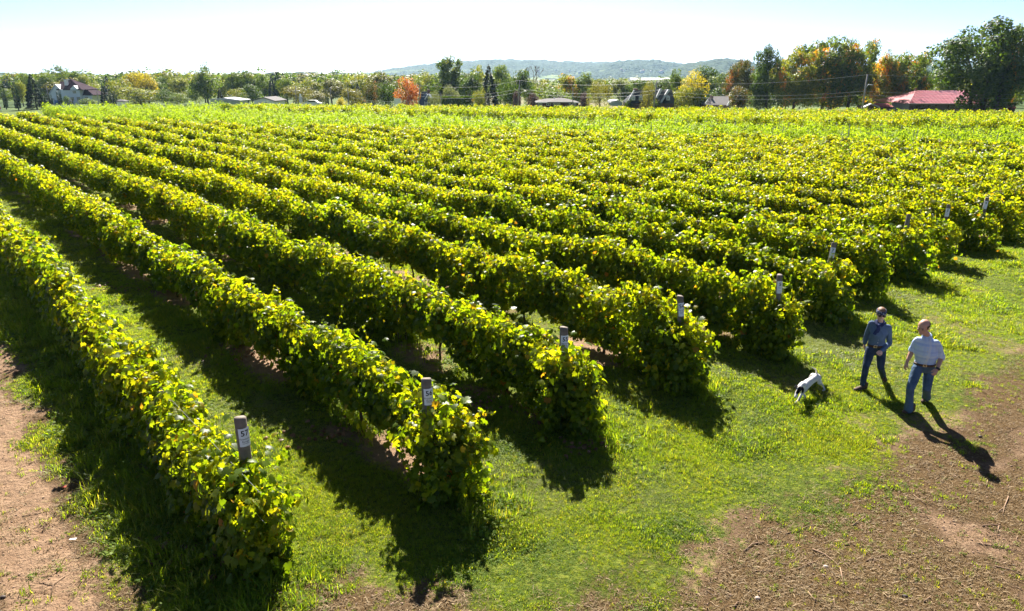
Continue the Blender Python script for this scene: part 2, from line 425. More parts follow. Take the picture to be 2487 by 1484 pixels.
def masks(x, y):
    """grass cover 0..1, straw cover 0..1"""
    x = np.asarray(x, float); y = np.asarray(y, float)
    P_ = perp(x, y); T = along(x, y)
    n1 = fbm(x * .9, y * .9, 3) - .5; n2 = fbm(x * 3.1, y * 3.1, 9) - .5
    sd1 = sdline(x, y) + n1 * 1.3 + n2 * .5
    side = smooth(1.55, .75, P_ + n1 * .9 + n2 * .4) * smooth(3.0, 5.5, T + P_ * .3)       # track left of the first row
    n3 = fbm(x * 9, y * 9, 19, 2) - .5
    dirt = np.maximum(smooth(-.75, .95, sd1 + n3 * 1.1), side)
    # soil under each row
    soil = np.zeros_like(P_)
    for p, e in zip(A_ROWS, A_END):
        w = smooth(.75, .3, np.abs(P_ - p + .05) + n2 * .35)
        soil = np.maximum(soil, w * smooth(e + .2, e + 1.2, T))
    soil = soil * smooth(.50, .70, fbm(x * .5 + 4, y * .5, 21) + .12)
    # worn patches in the headland
    worn = smooth(.60, .74, fbm(x * .75 + 9, y * .75 + 2, 31) + .10 * smooth(6.5, 3, T)) * smooth(7.5, 5.5, T)
    grass = np.clip(1 - dirt - soil * .95 - worn * .45, 0, 1)
    straw = smooth(.34, .60, fbm(x * .8 + 3, y * .8 + 8, 41, 4) * .8 + fbm(x * 3, y * 3, 43) * .2) * .9
    straw = np.clip(.25 + straw + smooth(1.3, .2, np.abs(sd1)) * .7, 0, 1) * dirt
    # wheel track along the first row: bare middle
    tr = smooth(.75, .25, np.abs(P_ - (.12 + .25 * noise(T * .3, 0, 5)))) * (T > 4)
    straw = np.clip(straw * (1 - tr * .9), 0, 1)
    return grass, straw
def axis(lo, hi, step, far0, far1, k=1.13):
    a = list(np.arange(lo, hi, step)); s_ = step; v = a[-1]
    while v < far1: s_ *= k; v += s_; a.append(v)
    s_ = step; v = a[0]; b = []
    while v > far0: s_ *= k; v -= s_; b.append(v)
    return np.array(b[::-1] + a)
gx = axis(-16, 20, .14, -7000, 7000); gy = axis(3, 28, .14, -50, 7400)
gx = np.unique(np.clip(gx, -7000, 7000)); gy = np.unique(np.clip(gy, -60, 7400))
GX, GY = np.meshgrid(gx, gy); nx, ny = len(gx), len(gy)
gm, stm = masks(GX, GY)
near = smooth(60, 30, GY) * smooth(60, 30, np.abs(GX))
def relief(x, y): return ((fbm(x * .35, y * .35, 60) - .5) * .10 + (fbm(x * 2.2, y * 2.2, 61) - .5) * .04) * smooth(1.2, 3.0, np.hypot(x - 6.5, y - 11.8))
GZ = gz(GX, GY) + relief(GX, GY) * near
GZ = np.where(GY > 400, GZ, GZ)
idx = np.arange(nx * ny).reshape(ny, nx)
GF = np.stack([idx[:-1, :-1], idx[:-1, 1:], idx[1:, 1:], idx[1:, :-1]], -1).reshape(-1, 4)
gme = npmesh('ground', np.stack([GX, GY, GZ], -1).reshape(-1, 3), GF)
for nm, a in (('grass', gm), ('straw', stm)):
    gme.attributes.new(nm, 'FLOAT', 'POINT').data.foreach_set('value', a.ravel().astype(np.float32))
gme.polygons.foreach_set('use_smooth', [True] * len(gme.polygons))
m = N('soil_and_turf'); P0 = m.pos()
ag = m.n('ShaderNodeAttribute', attribute_name='grass').outputs['Fac']; as_ = m.n('ShaderNodeAttribute', attribute_name='straw').outputs['Fac']
fine = m.noise(P0, 22, 5, .7); mid = m.noise(P0, 4.5, 5, .6); big = m.noise(P0, .6, 4)
dirt = m.mix(m.ramp(mid, [(.3, 0), (.7, 1)]), (.23, .142, .085), (.33, .22, .14))
dirt = m.mix(m.ramp(fine, [(.38, 0), (.55, 1)]), m.mix(.5, dirt, (.15, .092, .06)), dirt)
mp = m.n('ShaderNodeMapping'); m.l(P0, mp.inputs[0]); mp.inputs['Scale'].default_value = (9, 34, 1); mp.inputs['Rotation'].default_value = (0, 0, R(20))
fib = m.noise(mp.outputs[0], 2.2, 5, .75)
strawc = m.ramp(fib, [(.32, (.07, .040, .019)), (.5, (.165, .103, .047)), (.68, (.27, .185, .09))])
sf = m.math('MULTIPLY', m.ramp(m.math('ADD', m.math('MULTIPLY', as_, .9), m.math('MULTIPLY', fib, .55)), [(.5, 0), (.85, 1)]), 1.0)
base = m.mix(sf, dirt, strawc)
grc = m.ramp(m.noise(P0, 9, 5, .7), [(.3, (.03, .042, .008)), (.45, (.085, .115, .014)), (.62, (.16, .18, .025))])
gf = m.ramp(m.math('ADD', ag, m.math('MULTIPLY', m.math('SUBTRACT', fine, .5), 1.5)), [(.2, 0), (.7, 1)])
near_c = m.mix(gf, base, grc)
sp = m.n('ShaderNodeSeparateXYZ'); m.l(P0, sp.inputs[0])
farm = m.ramp(m.math('MULTIPLY', sp.outputs[1], .001), [(.16, 0), (.2, 1)])
fc = m.ramp(m.noise(P0, .006, 3), [(.35, (.05, .085, .025)), (.5, (.10, .14, .04)), (.6, (.22, .19, .10)), (.7, (.07, .10, .03))])
h = m.math('ADD', m.math('MULTIPLY', fine, .5), m.math('ADD', m.math('MULTIPLY', m.math('MULTIPLY', fib, sf), .8), mid))
gmat = m.done(m.pr(m.mix(farm, near_c, fc), .95, .08, 0, m.bump(h, 1.0, .08)))
tag(link('ground', gme, None, gmat), kind='structure')

# ------------------------------------------------------------------ hills far behind
HILLS = []
def hill(name, prof, dist, depth, canopy, seed, mat, nxs=240, nys=46):
    """prof: (px, py) of the skyline; a rounded ridge with its crest at 'dist'"""
    px = np.linspace(prof[0][0], prof[-1][0], nxs); py = np.interp(px, [p[0] for p in prof], [p[1] for p in prof])
    V = np.zeros((nys, nxs, 3))
    for j in range(nys):
        s_ = j / (nys - 1); yd = dist + (s_ - .62) * depth
        prof_h = math.sin(math.pi * min(1, s_ / 1.24)) ** 1.2 if s_ < .62 else math.cos((s_ - .62) / .38 * math.pi / 2) ** .8
        for i in range(nxs):
            a = (px[i] - 1243.5) / FPX; t = dist / (math.cos(TH) + (742 - 187) / FPX * math.sin(TH))
            X = a * t * (yd / dist); H = (187 - py[i]) / 1748.0 * dist + CAM_H + 3.5
            V[j, i] = (X, yd, -3.5 + max(0, H) * prof_h)
    V[:, :, 2] += (fbm(V[:, :, 0] * .012, V[:, :, 1] * .012, seed, 3) - .5) * canopy * 1.5 * smooth(0, .2, np.linspace(0, 1, nys))[:, None]
    V[:, :, 2] += (fbm(V[:, :, 0] * .06, V[:, :, 1] * .06, seed + 1, 2) - .5) * canopy
    id_ = np.arange(nxs * nys).reshape(nys, nxs)
    F_ = np.stack([id_[:-1, :-1], id_[:-1, 1:], id_[1:, 1:], id_[1:, :-1]], -1).reshape(-1, 4)
    from mathutils.bvhtree import BVHTree
    HILLS.append(BVHTree.FromPolygons([tuple(v) for v in V.reshape(-1, 3)], [tuple(int(i) for i in f) for f in F_]))
    return tag(link(name, npmesh(name, V.reshape(-1, 3), F_), None, mat), kind='structure')
m = N('far_woods'); P0 = m.pos()
mp = m.n('ShaderNodeMapping'); m.l(P0, mp.inputs[0]); mp.inputs['Scale'].default_value = (1, .35, 2.5)
n1 = m.noise(mp.outputs[0], .045, 5, .7); n2 = m.noise(P0, .0028, 4, .6); v = m.n('ShaderNodeTexVoronoi'); m.l(mp.outputs[0], v.inputs[0]); v.inputs['Scale'].default_value = .09
woods = m.ramp(n1, [(.3, (.010, .026, .014)), (.5, (.022, .048, .020)), (.66, (.045, .075, .028)), (.78, (.08, .075, .03))])
flds = m.ramp(m.noise(P0, .02, 3), [(.4, (.13, .19, .06)), (.6, (.20, .24, .09))])
sp = m.n('ShaderNodeSeparateXYZ'); m.l(P0, sp.inputs[0])
low = m.n('ShaderNodeMapRange'); m.l(sp.outputs[2], low.inputs[0]); low.inputs[1].default_value = 45; low.inputs[2].default_value = 15
fm = m.math('MULTIPLY', low.outputs[0], m.ramp(n2, [(.54, 0), (.57, 1)]))
hmat = m.done(m.pr(m.mix(fm, woods, flds), .95, .05, 0, m.bump(v.outputs[0], 1.0, 6)))
hill('far_hill', [(820, 187), (900, 178), (960, 169), (1030, 160), (1090, 156), (1130, 152), (1170, 149), (1290, 148.5), (1360, 153), (1420, 156), (1480, 155), (1560, 157), (1640, 160), (1700, 162), (1800, 170), (1900, 187)], 4200, 2200, 16, 5, hmat)
hill('near_hill', [(1380, 187), (1430, 166), (1470, 157), (1500, 152.5), (1545, 149.5), (1600, 151), (1640, 155), (1665, 160), (1700, 168), (1760, 187)], 3300, 1100, 14, 15, hmat)
hill('wooded_hill', [(1600, 187), (1650, 165), (1672, 158), (1700, 152), (1730, 147.5), (1758, 146.5), (1785, 150), (1830, 158), (1900, 165), (2050, 168), (2180, 160), (2240, 152), (2290, 149.5), (2330, 151), (2420, 160), (2500, 170), (2700, 187)], 2400, 900, 12, 25, hmat)
hill('left_ridge', [(-260, 190), (-150, 184), (0, 182), (100, 183), (240, 184), (420, 184), (560, 183), (680, 181), (800, 180), (860, 182), (960, 187)], 1500, 500, 8, 35, hmat)
# ================================================================== vines
leafs = [leaf_cluster('vine_leaves_near_%d' % i, M['vine'], 20, .19, .108, 100 + i, up=.25) for i in range(7)]
leafs += [leaf_cluster('vine_shoot_%d' % i, M['vine'], 9, .12, .10, 140 + i, zsq=2.2) for i in range(3)]
leafs += [leaf_cluster('vine_leaves_young_sunlit_%d' % i, M['vine_young_sunlit'], 18, .17, .098, 160 + i, up=.3) for i in range(4)]
def cane(name, seed, L=.6):
    r = np.random.default_rng(seed); V = []; F = []; k = 0; p = np.zeros(3); d = np.array([r.normal() * .5, r.normal() * .5, 1.0]); d /= np.linalg.norm(d); P_ = [p.copy()]
    for i in range(6):
        d = d + np.array([r.normal() * .25, r.normal() * .25, -.12]); d /= np.linalg.norm(d); p = p + d * L / 6; P_.append(p.copy())
    for i in range(6):
        a, b = P_[i], P_[i + 1]; w = .004
        V.append(np.array([a + [w, 0, 0], a + [-w, w, 0], a + [-w, -w, 0], b + [w, 0, 0], b + [-w, w, 0], b + [-w, -w, 0]])); F += [(k, k + 1, k + 4), (k, k + 4, k + 3), (k + 1, k + 2, k + 5), (k + 1, k + 5, k + 4), (k + 2, k, k + 3), (k + 2, k + 3, k + 5)]; k += 6
        for q in range(2):
            nr = np.array([r.normal(), r.normal(), .5]); B = basis(nr, np.array([r.normal(), r.normal(), -.6]), 0); s_ = .11 * (1 - i * .11) * r.uniform(.7, 1.1)
            V.append((LEAF_V * s_) @ B.T + b + nr / np.linalg.norm(nr) * .02); F += [tuple(x + k for x in f) for f in LEAF_F]; k += len(LEAF_V)
    return _m(name, np.concatenate(V), F, M['vine_young_sunlit'])
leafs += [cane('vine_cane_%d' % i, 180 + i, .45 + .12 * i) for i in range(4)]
leaff = [leaf_cluster('vine_leaves_far_%d' % i, M['vine'], 24, .26, .122, 200 + i, True, up=.2) for i in range(5)] + [leaf_cluster('vine_leaves_far_young_sunlit_%d' % i, M['vine_young_sunlit'], 22, .25, .112, 220 + i, True, up=.25) for i in range(4)]
leafp = [leaf_cluster('vine_leaves_pale_%d' % i, M['vine_pale'], 22, .26, .125, 240 + i, True, zsq=1.5, up=.2) for i in range(5)]
C_NEAR, C_FAR, C_PALE = srccoll('vine_near', leafs), srccoll('vine_far', leaff), srccoll('vine_pale', leafp)
def infront(x, y, margin=1.0):
    return (y > -3) & (np.abs(x) < np.maximum(y, 0) * .80 + 4 * margin)
def row_points(O, D2, length, dens, seed, H0=1.72, zb0=.55, w0=.30, skirt=1.2, rough=1.0, gap=0.0):
    """points on and inside a hedge along O + D2*t; D2 unit 2d"""
    r = np.random.default_rng(seed); Nn = np.array([D2[1], -D2[0]])
    tt = np.linspace(0, length, int(length * 4) + 2); c = O[None] + D2[None] * tt[:, None]
    dist = np.hypot(c[:, 0], c[:, 1]); lam = dens(dist) * infront(c[:, 0], c[:, 1])
    cum = np.concatenate([[0], np.cumsum((lam[1:] + lam[:-1]) / 2 * np.diff(tt))]); n = int(cum[-1])
    if n < 3: return None
    t = np.interp(r.uniform(0, cum[-1], n), cum, tt)
    top = H0 + rough * ((noise(t * .55, 0, seed) - .5) * .34 + (noise(t * 1.9, 3, seed + 1) - .5) * .30)
    bot = zb0 + (noise(t * .8, 6, seed + 2) - .5) * .75
    bot = bot * smooth(.1, skirt, t) + .05; bot = np.maximum(bot, .04)
    end = smooth(-.1, .5, t) * .38 + .62
    top = top * np.where(t < .55, end, 1)
    wid = w0 * (1 + (noise(t * 1.1, 9, seed + 3) - .5) * .9)
    a = r.uniform(0, 2 * math.pi, n); q = np.where(r.uniform(size=n) < .70, r.uniform(.8, 1.08, n), r.uniform(.2, .8, n))
    hz = (top - bot) / 2; zc = (top + bot) / 2
    sx = np.sign(np.cos(a)) * np.abs(np.cos(a)) ** .6; sz = np.sign(np.sin(a)) * np.abs(np.sin(a)) ** .6
    lat = wid * sx * q * (1 - .18 * sz) ; z = zc + hz * sz * q
    lat = lat + (noise(t * .5, 12, seed + 4) - .5) * .16
    z = z - .03
    keep = r.uniform(size=n) > gap * (z < .75)
    P2 = O[None] + D2[None] * t[:, None] + Nn[None] * lat[:, None]
    g = gz(P2[:, 0], P2[:, 1])
    P3 = np.stack([P2[:, 0], P2[:, 1], z + g], 1)[keep]
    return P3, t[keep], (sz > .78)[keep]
POST_H = 1.80
POSTPX = [(583, 1014), (1035, 920), (1369, 795), (1650, 719), (1893, 668), (2027, 589), (2209, 521), (2305, 497), (2399, 480)]
PT = np.array([tuple(at_z(*p, POST_H)) for p in POSTPX])
def clear_posts(P3):
    keep = np.ones(len(P3), bool)
    for ti, t in enumerate(PT):
        first = ti == 0
        u = -t[:2] / np.hypot(t[0], t[1])
        for f in (0, .2, .4):
            c = t[:2] + u * f
            keep &= ~((np.hypot(P3[:, 0] - c[0], P3[:, 1] - c[1]) < .19) & (P3[:, 2] > (1.25 if first else 1.42) - f * .40))
    return keep
trunkmb = []
for i in range(3):
    r_ = random.Random(i); t_ = MB(); x = y = 0; pts = [(0, 0, -.05)]
    for k in range(1, 5): x += r_.uniform(-.05, .05); y += r_.uniform(-.05, .05); pts.append((x, y, k * .24))
    t_.tube(pts, [.034, .026, .022, .02, .014], 6)
    t_.tube([pts[1], (pts[1][0] + .08, pts[1][1] - .04, .5), (pts[1][0] + .1, pts[1][1], .95)], [.016, .013, .01], 5)
    trunkmb.append(t_.mesh('vine_trunk', M['bark'], True))
single = [_m('grape_leaf', LEAF_V * np.array([1, 1, k]), LEAF_F, M['vine']) for k in (.4, 1.2, 2.0)]
stakeme = MB().tube([(0, 0, -.1), (0, 0, 1.95)], .026, 6).mesh('grey_stake', M['metal'])
linepost = MB().tube([(0, 0, -.1), (0, 0, 1.32)], [.05, .045], 8).mesh('line_post', M['wood'], True)

ROWLAB = {
 0: 'vine row nearest the dirt track, ending at the post tagged 57',
 1: 'second vine row from the dirt track, ending at the post tagged 56',
 2: 'third vine row from the dirt track, ending at the post tagged 55',
 3: 'fourth vine row, its leafy end just beyond the leaning post tagged 54',
 4: 'vine row whose leafy end stands directly behind the spotted dog',
 5: 'vine row ending behind the woman, with its tag post standing clear above the leaves',
 6: 'vine row ending to the right above the woman, leaning grey post foot showing under it',
 7: 'vine row with a trailing shoot at its end, above and right of the woman',
 8: 'vine row whose dark end throws a short shadow near the right edge',
 9: 'vine row at the right edge with bare leaning post and no skirt of leaves'}
GA = 'mature vine rows running to the upper left'
def put_leaves(root, O, n, seed, lim):
    r = np.random.default_rng(seed)
    for k in range(n):
        t = r.uniform(0, 1) ** 1.6 * lim + .15; side = 1 if r.uniform() < .25 else -1
        z = r.uniform(.3, 1.55); lat = side * (.36 + r.normal() * .04) if z < 1.34 else r.normal() * .2
        if z >= 1.34: z = 1.5 + r.uniform(0, .08)
        p = O + DR * t + NR * lat
        nr = np.array([NR[0] * side * .9 + r.normal() * .3, NR[1] * side * .9 + r.normal() * .3, .5 + r.normal() * .25])
        if z > 1.4: nr = np.array([r.normal() * .35, r.normal() * .35, 1.0])
        B = basis(nr, np.array([r.normal() * .4, r.normal() * .4, -1.0]), r.normal() * .5)
        s_ = r.uniform(.10, .15)
        if not clear_posts(np.array([[p[0], p[1], z]]))[0]: continue
        o = bpy.data.objects.new('leaf', single[k % 3]); COL.objects.link(o); o.parent = root
        o.matrix_local = Matrix.Translation(Vector((p[0], p[1], z + r.normal() * .04)) - root.location) @ Matrix([[B[i][j] * s_ for j in range(3)] for i in range(3)]).to_4x4()
shoots_idx = [7, 8, 9]
for k, (p, e) in enumerate(zip(A_ROWS, A_END)):
    O = rowpos(p, e); t = e
    while True:
        q = rowpos(p, t)
        if q[1] > yl(L1, q[0]) or t > 150: break
        t += .5
    length = t - e
    if length < 3: continue
    lab = ROWLAB.get(k) or ('mature vine row entering from the right edge, in the block of close dark green rows')
    root = empty('vine_row', (O[0], O[1], 0), lab, 'vine row', GA)
    rs = row_points(O, DR, length, lambda d: np.clip(150 - d * 2.4, 52, 126), 50 + k * 11, zb0=.18 if k == 0 else .34, skirt=3.0 if k == 0 else 1.4, H0=1.36 if k < 2 else 1.46, w0=(.25, .29)[k] if k < 2 else (.33 if k < 5 else .29), rough=1.0 if k < 5 else .8, gap=.15)
    if rs is None: continue
    P3, tt, topm = rs
    if k < 6:
        rp = np.random.default_rng(77 + k); ne = (50, 110, 120, 130, 110, 90)[k]; c = PT[k][:2] - DR * .05; ex = np.stack([c[0] + rp.normal(0, .2, ne), c[1] - .12 + rp.normal(0, .2, ne), rp.uniform(.08, 1.32, ne)], 1)
        P3 = np.concatenate([P3, ex]); tt = np.concatenate([tt, np.zeros(ne)]); topm = np.concatenate([topm, ex[:, 2] > 1.15])
    kp_ = clear_posts(P3); P3, tt, topm = P3[kp_], tt[kp_], topm[kp_]; r = np.random.default_rng(900 + k); n = len(P3); d = np.hypot(P3[:, 0], P3[:, 1])
    nearm = d < 26
    for msk, cc, nm in ((nearm, C_NEAR, 'near'), (~nearm, C_FAR, 'far')):
        m_ = int(msk.sum())
        if not m_: continue
        dd = d[msk]; sc_ = r.uniform(.8, 1.2, m_) * (np.clip(.82 + dd / 90, .85, 1.1) if nm == 'near' else np.clip(.72 + dd / 130, .8, 1.5))
        ix = r.integers(0, 7, m_) if nm == 'near' else r.integers(0, 5, m_)
        PP = P3[msk]
        if nm == 'near':
            sh = topm[msk] & (r.uniform(size=m_) < .18); sunlit = topm[msk] & (r.uniform(size=m_) < .85); yl_ = r.integers(10, 14, m_); ix = np.where(sunlit, yl_, ix); ix = np.where(sh, r.integers(7, 10, m_), ix); PP = PP.copy(); PP[sh, 2] += r.uniform(.05, .26, sh.sum())
        else:
            sunlit = topm[msk] & (r.uniform(size=m_) < .85); ix = np.where(sunlit, r.integers(5, 9, m_), ix)  # most top clumps take the leaf tone with painted sun
            sh = topm[msk] & (r.uniform(size=m_) < .1); PP = PP.copy(); PP[sh, 2] += r.uniform(.05, .2, sh.sum()); sc_ = np.where(sh, sc_ * .7, sc_)
        if nm == 'near':
            cn = r.uniform(size=m_) < .022; ix = np.where(cn, r.integers(14, 18, m_), ix); sc_ = np.where(cn, r.uniform(.7, 1.2, m_), sc_)
        rt3 = np.stack([r.normal(0, .25, m_), r.normal(0, .25, m_), r.uniform(0, 6.283, m_)], 1)
        scatter('foliage', PP, rt3, sc_, ix, cc, root)
    # trunks one by one where they can be seen, and line posts
    if k < 9:
        tk = .9
        while tk < min(length, 34 - k * 1.5):
            q = O + DR * tk
            if infront(q[0], q[1]):
                link('trunk', trunkmb[int(tk * 7) % 3], root, None, (q[0] - O[0], q[1] - O[1], 0), (0, 0, tk * 3.1), (1, 1, random.uniform(.85, 1.1)))
            tk += random.uniform(.95, 1.35)
    tk = 6.0
    while tk < min(length, 60):
        q = O + DR * tk
        if infront(q[0], q[1]): link('line_post', linepost, root, None, (q[0] - O[0], q[1] - O[1], 0))
        tk += 6.5
    if k < 4:
        w = WM(); L_ = min(length, 40)
        for hz_ in (.85, 1.25):
            a_ = O - DR * .0; b_ = O + DR * L_
            w.tube([(a_[0], a_[1], hz_), (b_[0], b_[1], hz_)], .003, 4)
        w.build('trellis_wire', M['metal'], root)
        put_leaves(root, O, (290, 250, 160, 110)[k], 700 + k, (12, 10, 8, 6)[k])
# the loose canes and low sprouts at row feet come with the weeds below

# paler, younger block with thin grey stakes
GB = 'pale young vine rows with thin grey stakes'
kk = 0
for p in np.arange(20.0, 92, 2.6):
    ts = np.arange(-10, 170, .5); q = np.array([rowpos(p, t) for t in ts])
    ok = (q[:, 1] > yl(L1, q[:, 0]) + 1.2) & (q[:, 1] < np.where(q[:, 0] > -36, yl(L2, q[:, 0]) - 4.5, yl(LF, q[:, 0]))) & (q[:, 1] < yl(LF, q[:, 0])) & infront(q[:, 0], q[:, 1])
    if ok.sum() < 8: continue
    t0, t1 = ts[ok][0], ts[ok][-1]; O = rowpos(p, t0)
    root = empty('vine_row', (O[0], O[1], float(gz(O[0], O[1]))), 'row of pale yellow green young vines with thin grey stakes, in the middle distance block', 'vine row', GB)
    rs = row_points(O, DR, t1 - t0, lambda d: np.full_like(d, 22.0), 1500 + kk * 13, H0=1.4, zb0=.25, w0=.52, rough=1.9)
    if rs:
        P3, tt, topm = rs; r = np.random.default_rng(2000 + kk); n = len(P3)
        P3[:, 2] += np.where(topm & (r.uniform(size=n) < .35), r.uniform(0, .55, n), 0)
        scatter('foliage', P3, r.uniform(0, 6.283, n), r.uniform(.8, 1.3, n), r.integers(0, 5, n), C_PALE, root)
    for t in np.arange(t0 + (kk * 1.7) % 5, t1, 5.4):
        q = rowpos(p, t)
        if q[0] > -8 and infront(q[0], q[1], 0): link('stake', stakeme, root, None, (q[0] - O[0], q[1] - O[1], 0), (random.uniform(-.03, .03), random.uniform(-.05, .05), 0))
    kk += 1
# far block, rows turned to run nearly across the view
D3 = np.array([-.917, .399]); N3 = np.array([.399, .917])
GC = 'vine rows of the far block running across the view'
for k in range(11):
    O0 = np.array([84.0, 47.4]) + N3 * (k * 2.7)
    ts = np.arange(0, 190, .5); q = O0[None] + D3[None] * ts[:, None]
    ok = (q[:, 1] < yl(LF, q[:, 0])) & infront(q[:, 0], q[:, 1]) & (q[:, 0] > -42)
    if ok.sum() < 20: continue
    t0, t1 = ts[ok][0], ts[ok][-1]; O = O0 + D3 * t0
    root = empty('vine_row', (O[0], O[1], float(gz(O[0], O[1]))), 'front row of the far block, its dark side running across the view' if k == 0 else 'vine row of the far block behind the long dark front row', 'vine row', GC)
    rs = row_points(O, D3, t1 - t0, lambda d: np.full_like(d, 46.0 if k == 0 else 20.0), 3100 + k * 13, H0=1.9 if k == 0 else 1.75, zb0=.1, w0=.40, rough=1.0)
    P3, tt, topm = rs; r = np.random.default_rng(4000 + k); n = len(P3)
    scatter('foliage', P3, r.uniform(0, 6.283, n), r.uniform(.85, 1.35, n), np.where(topm & (r.uniform(size=n) < .6), r.integers(5, 9, n), r.integers(0, 5, n)), C_FAR, root)  # over half of the top clumps use the painted sunlit tone

# ------------------------------------------------------------------ end posts with tags
def curved_tag(c, rad, z0, z1, a0, a1, mat, axis_dir):
    mb = MB(); n = 9; V = []
    for zz in (z0, z1):
        for i in range(n):
            a = a0 + (a1 - a0) * i / (n - 1); V.append((c[0] + math.cos(a) * rad, c[1] + math.sin(a) * rad, zz))
    F = [(i, i + 1, i + 1 + n, i + n) for i in range(n - 1)]
    return mb.add(V, F)
def text_on(txt, size, z, rad, amid, parent, name, mat=None, bold=False):
    cu = bpy.data.curves.new('t', 'FONT'); cu.body = txt; cu.size = size; cu.align_x = 'CENTER'; cu.align_y = 'CENTER'; cu.resolution_u = 2
    if bold: cu.offset = size * .02
    o = bpy.data.objects.new('t', cu); COL.objects.link(o)
    me = bpy.data.meshes.new_from_object(o.evaluated_get(bpy.context.evaluated_depsgraph_get())); bpy.data.objects.remove(o)
    bm = bmesh.new(); bm.from_mesh(me); bmesh.ops.triangulate(bm, faces=bm.faces); 
    es = [e for e in bm.edges if e.calc_length() > .02]
    bmesh.ops.subdivide_edges(bm, edges=es, cuts=1)
    for v in bm.verts:
        a = amid + v.co.x / rad; v.co = Vector((math.cos(a) * rad, math.sin(a) * rad, z + v.co.y))
    bm.to_mesh(me); bm.free(); me.materials.append(mat or M['ink'])
    return link(name, me, parent)
#   top pixel, lean dx, numbers, amount of lettering, label
POSTS = [((583, 1014), .00, '57', ('Frontenac', 'Rouge'), 'weathered round wooden post tagged 57 at the end of the nearest vine row'),
         ((1035, 920), .05, '56', ('Frontenac', 'Rouge'), 'wooden post tagged 56, half sunk in leaves at the end of the second row'),
         ((1369, 795), .05, '55', ('Maréchal', 'Foch'), 'wooden post tagged 55 at the leafy end of the third vine row'),
         ((1650, 719), .32, '54', ('Maréchal', 'Foch'), 'long leaning wooden post tagged 54, its foot out in the grass left of the dog'),
         ((1893, 668), .15, '5', ('Foch',), 'short tagged post nearly hidden in leaves behind the dog'),
         ((2027, 589), -.25, '7', ('Muscat',), 'pale tagged post standing clear of the leaves, up and left of the woman'),
         ((2209, 521), -.30, '', (), 'bare leaning post on the right without a tag, deep in leaves'),
         ((2305, 497), -.10, '5', ('Foch',), 'post with a bluish tag in front of the last full row on the right'),
         ((2399, 480), -.42, '4', (), 'tall bare leaning post near the right edge with its foot in the grass')]
ry = 1.95
for i, (px, lean, num, words, lab) in enumerate(POSTS):
    h_ = POST_H
    top = at_z(px[0], px[1], h_)
    bx_ = top.x - (lean if i > 4 else -lean * .6) * 0 ; base = Vector((top.x + (lean * .55 if i < 5 else lean * .55), top.y - abs(lean) * .35, -.15))
    L_ = (top - base).length; rad = .074 if i < 3 else .062
    root = empty('wooden_post', (base.x, base.y, 0), lab, 'post', 'end posts of the vine rows')
    q = (top - base).to_track_quat('Z', 'Y'); root.rotation_mode = 'QUATERNION'; root.rotation_quaternion = q
    # spin so local -Y faces the camera side
    mb = MB(); n = 14; V = []; F = []
    rr = random.Random(i); zs = [-.2, .3, .8, 1.2, 1.45, L_ - .17, L_ - .145]
    rv = [1 + rr.uniform(-.07, .07) for _ in range(n)]
    for j, z in enumerate(zs):
        for k in range(n):
            a = 2 * math.pi * k / n; r_ = rad * rv[k] * (1.06 - .05 * z) * (.93 if j == len(zs) - 1 else 1)
            V.append((math.cos(a) * r_, math.sin(a) * r_, z + (.012 * math.sin(a + i) if j >= 5 else 0)))
    for j in range(len(zs) - 1):
        for k in range(n): a = j * n + k; b = j * n + (k + 1) % n; F.append((a, b, b + n, a + n))
    F.append(tuple((len(zs) - 1) * n + k for k in range(n)))
    mb.add(V, F); mb.build('post_shaft', M['wood'], root, True, loc=(0, 0, 0))
    if num:
        # direction of the camera in the post's frame
        cdir = q.inverted() @ (Vector((0, 0, CAM_H)) - top); am = math.atan2(cdir.y, cdir.x) + (.35 if i < 5 else .1)
        zt = L_ - .27; hh = .25 if i < 3 else .27; tr_ = rad * 1.07 + .004
        tg = curved_tag((0, 0), tr_, zt - hh, zt, am - .95, am + .95, None, None).build('tag', M['paper'], root, True, loc=(0, 0, 0))
        text_on(num, .105, zt - .07, tr_ + .002, am, tg, 'number', bold=True)
        for w_i, w_ in enumerate(words): text_on(w_, .036, zt - .145 - w_i * .036, tr_ + .002, am, tg, 'lettering')
        if words:
            mb = MB(); mb.add([(math.cos(am + a) * (tr_ + .002), math.sin(am + a) * (tr_ + .002), zt - .205 - .006 * math.cos(a * 2) + dz) for dz in (0, .004) for a in np.linspace(-.5, .5, 7)], [(j, j + 1, j + 8, j + 7) for j in range(6)])
            mb.build('underline', M['ink'], tg, loc=(0, 0, 0))
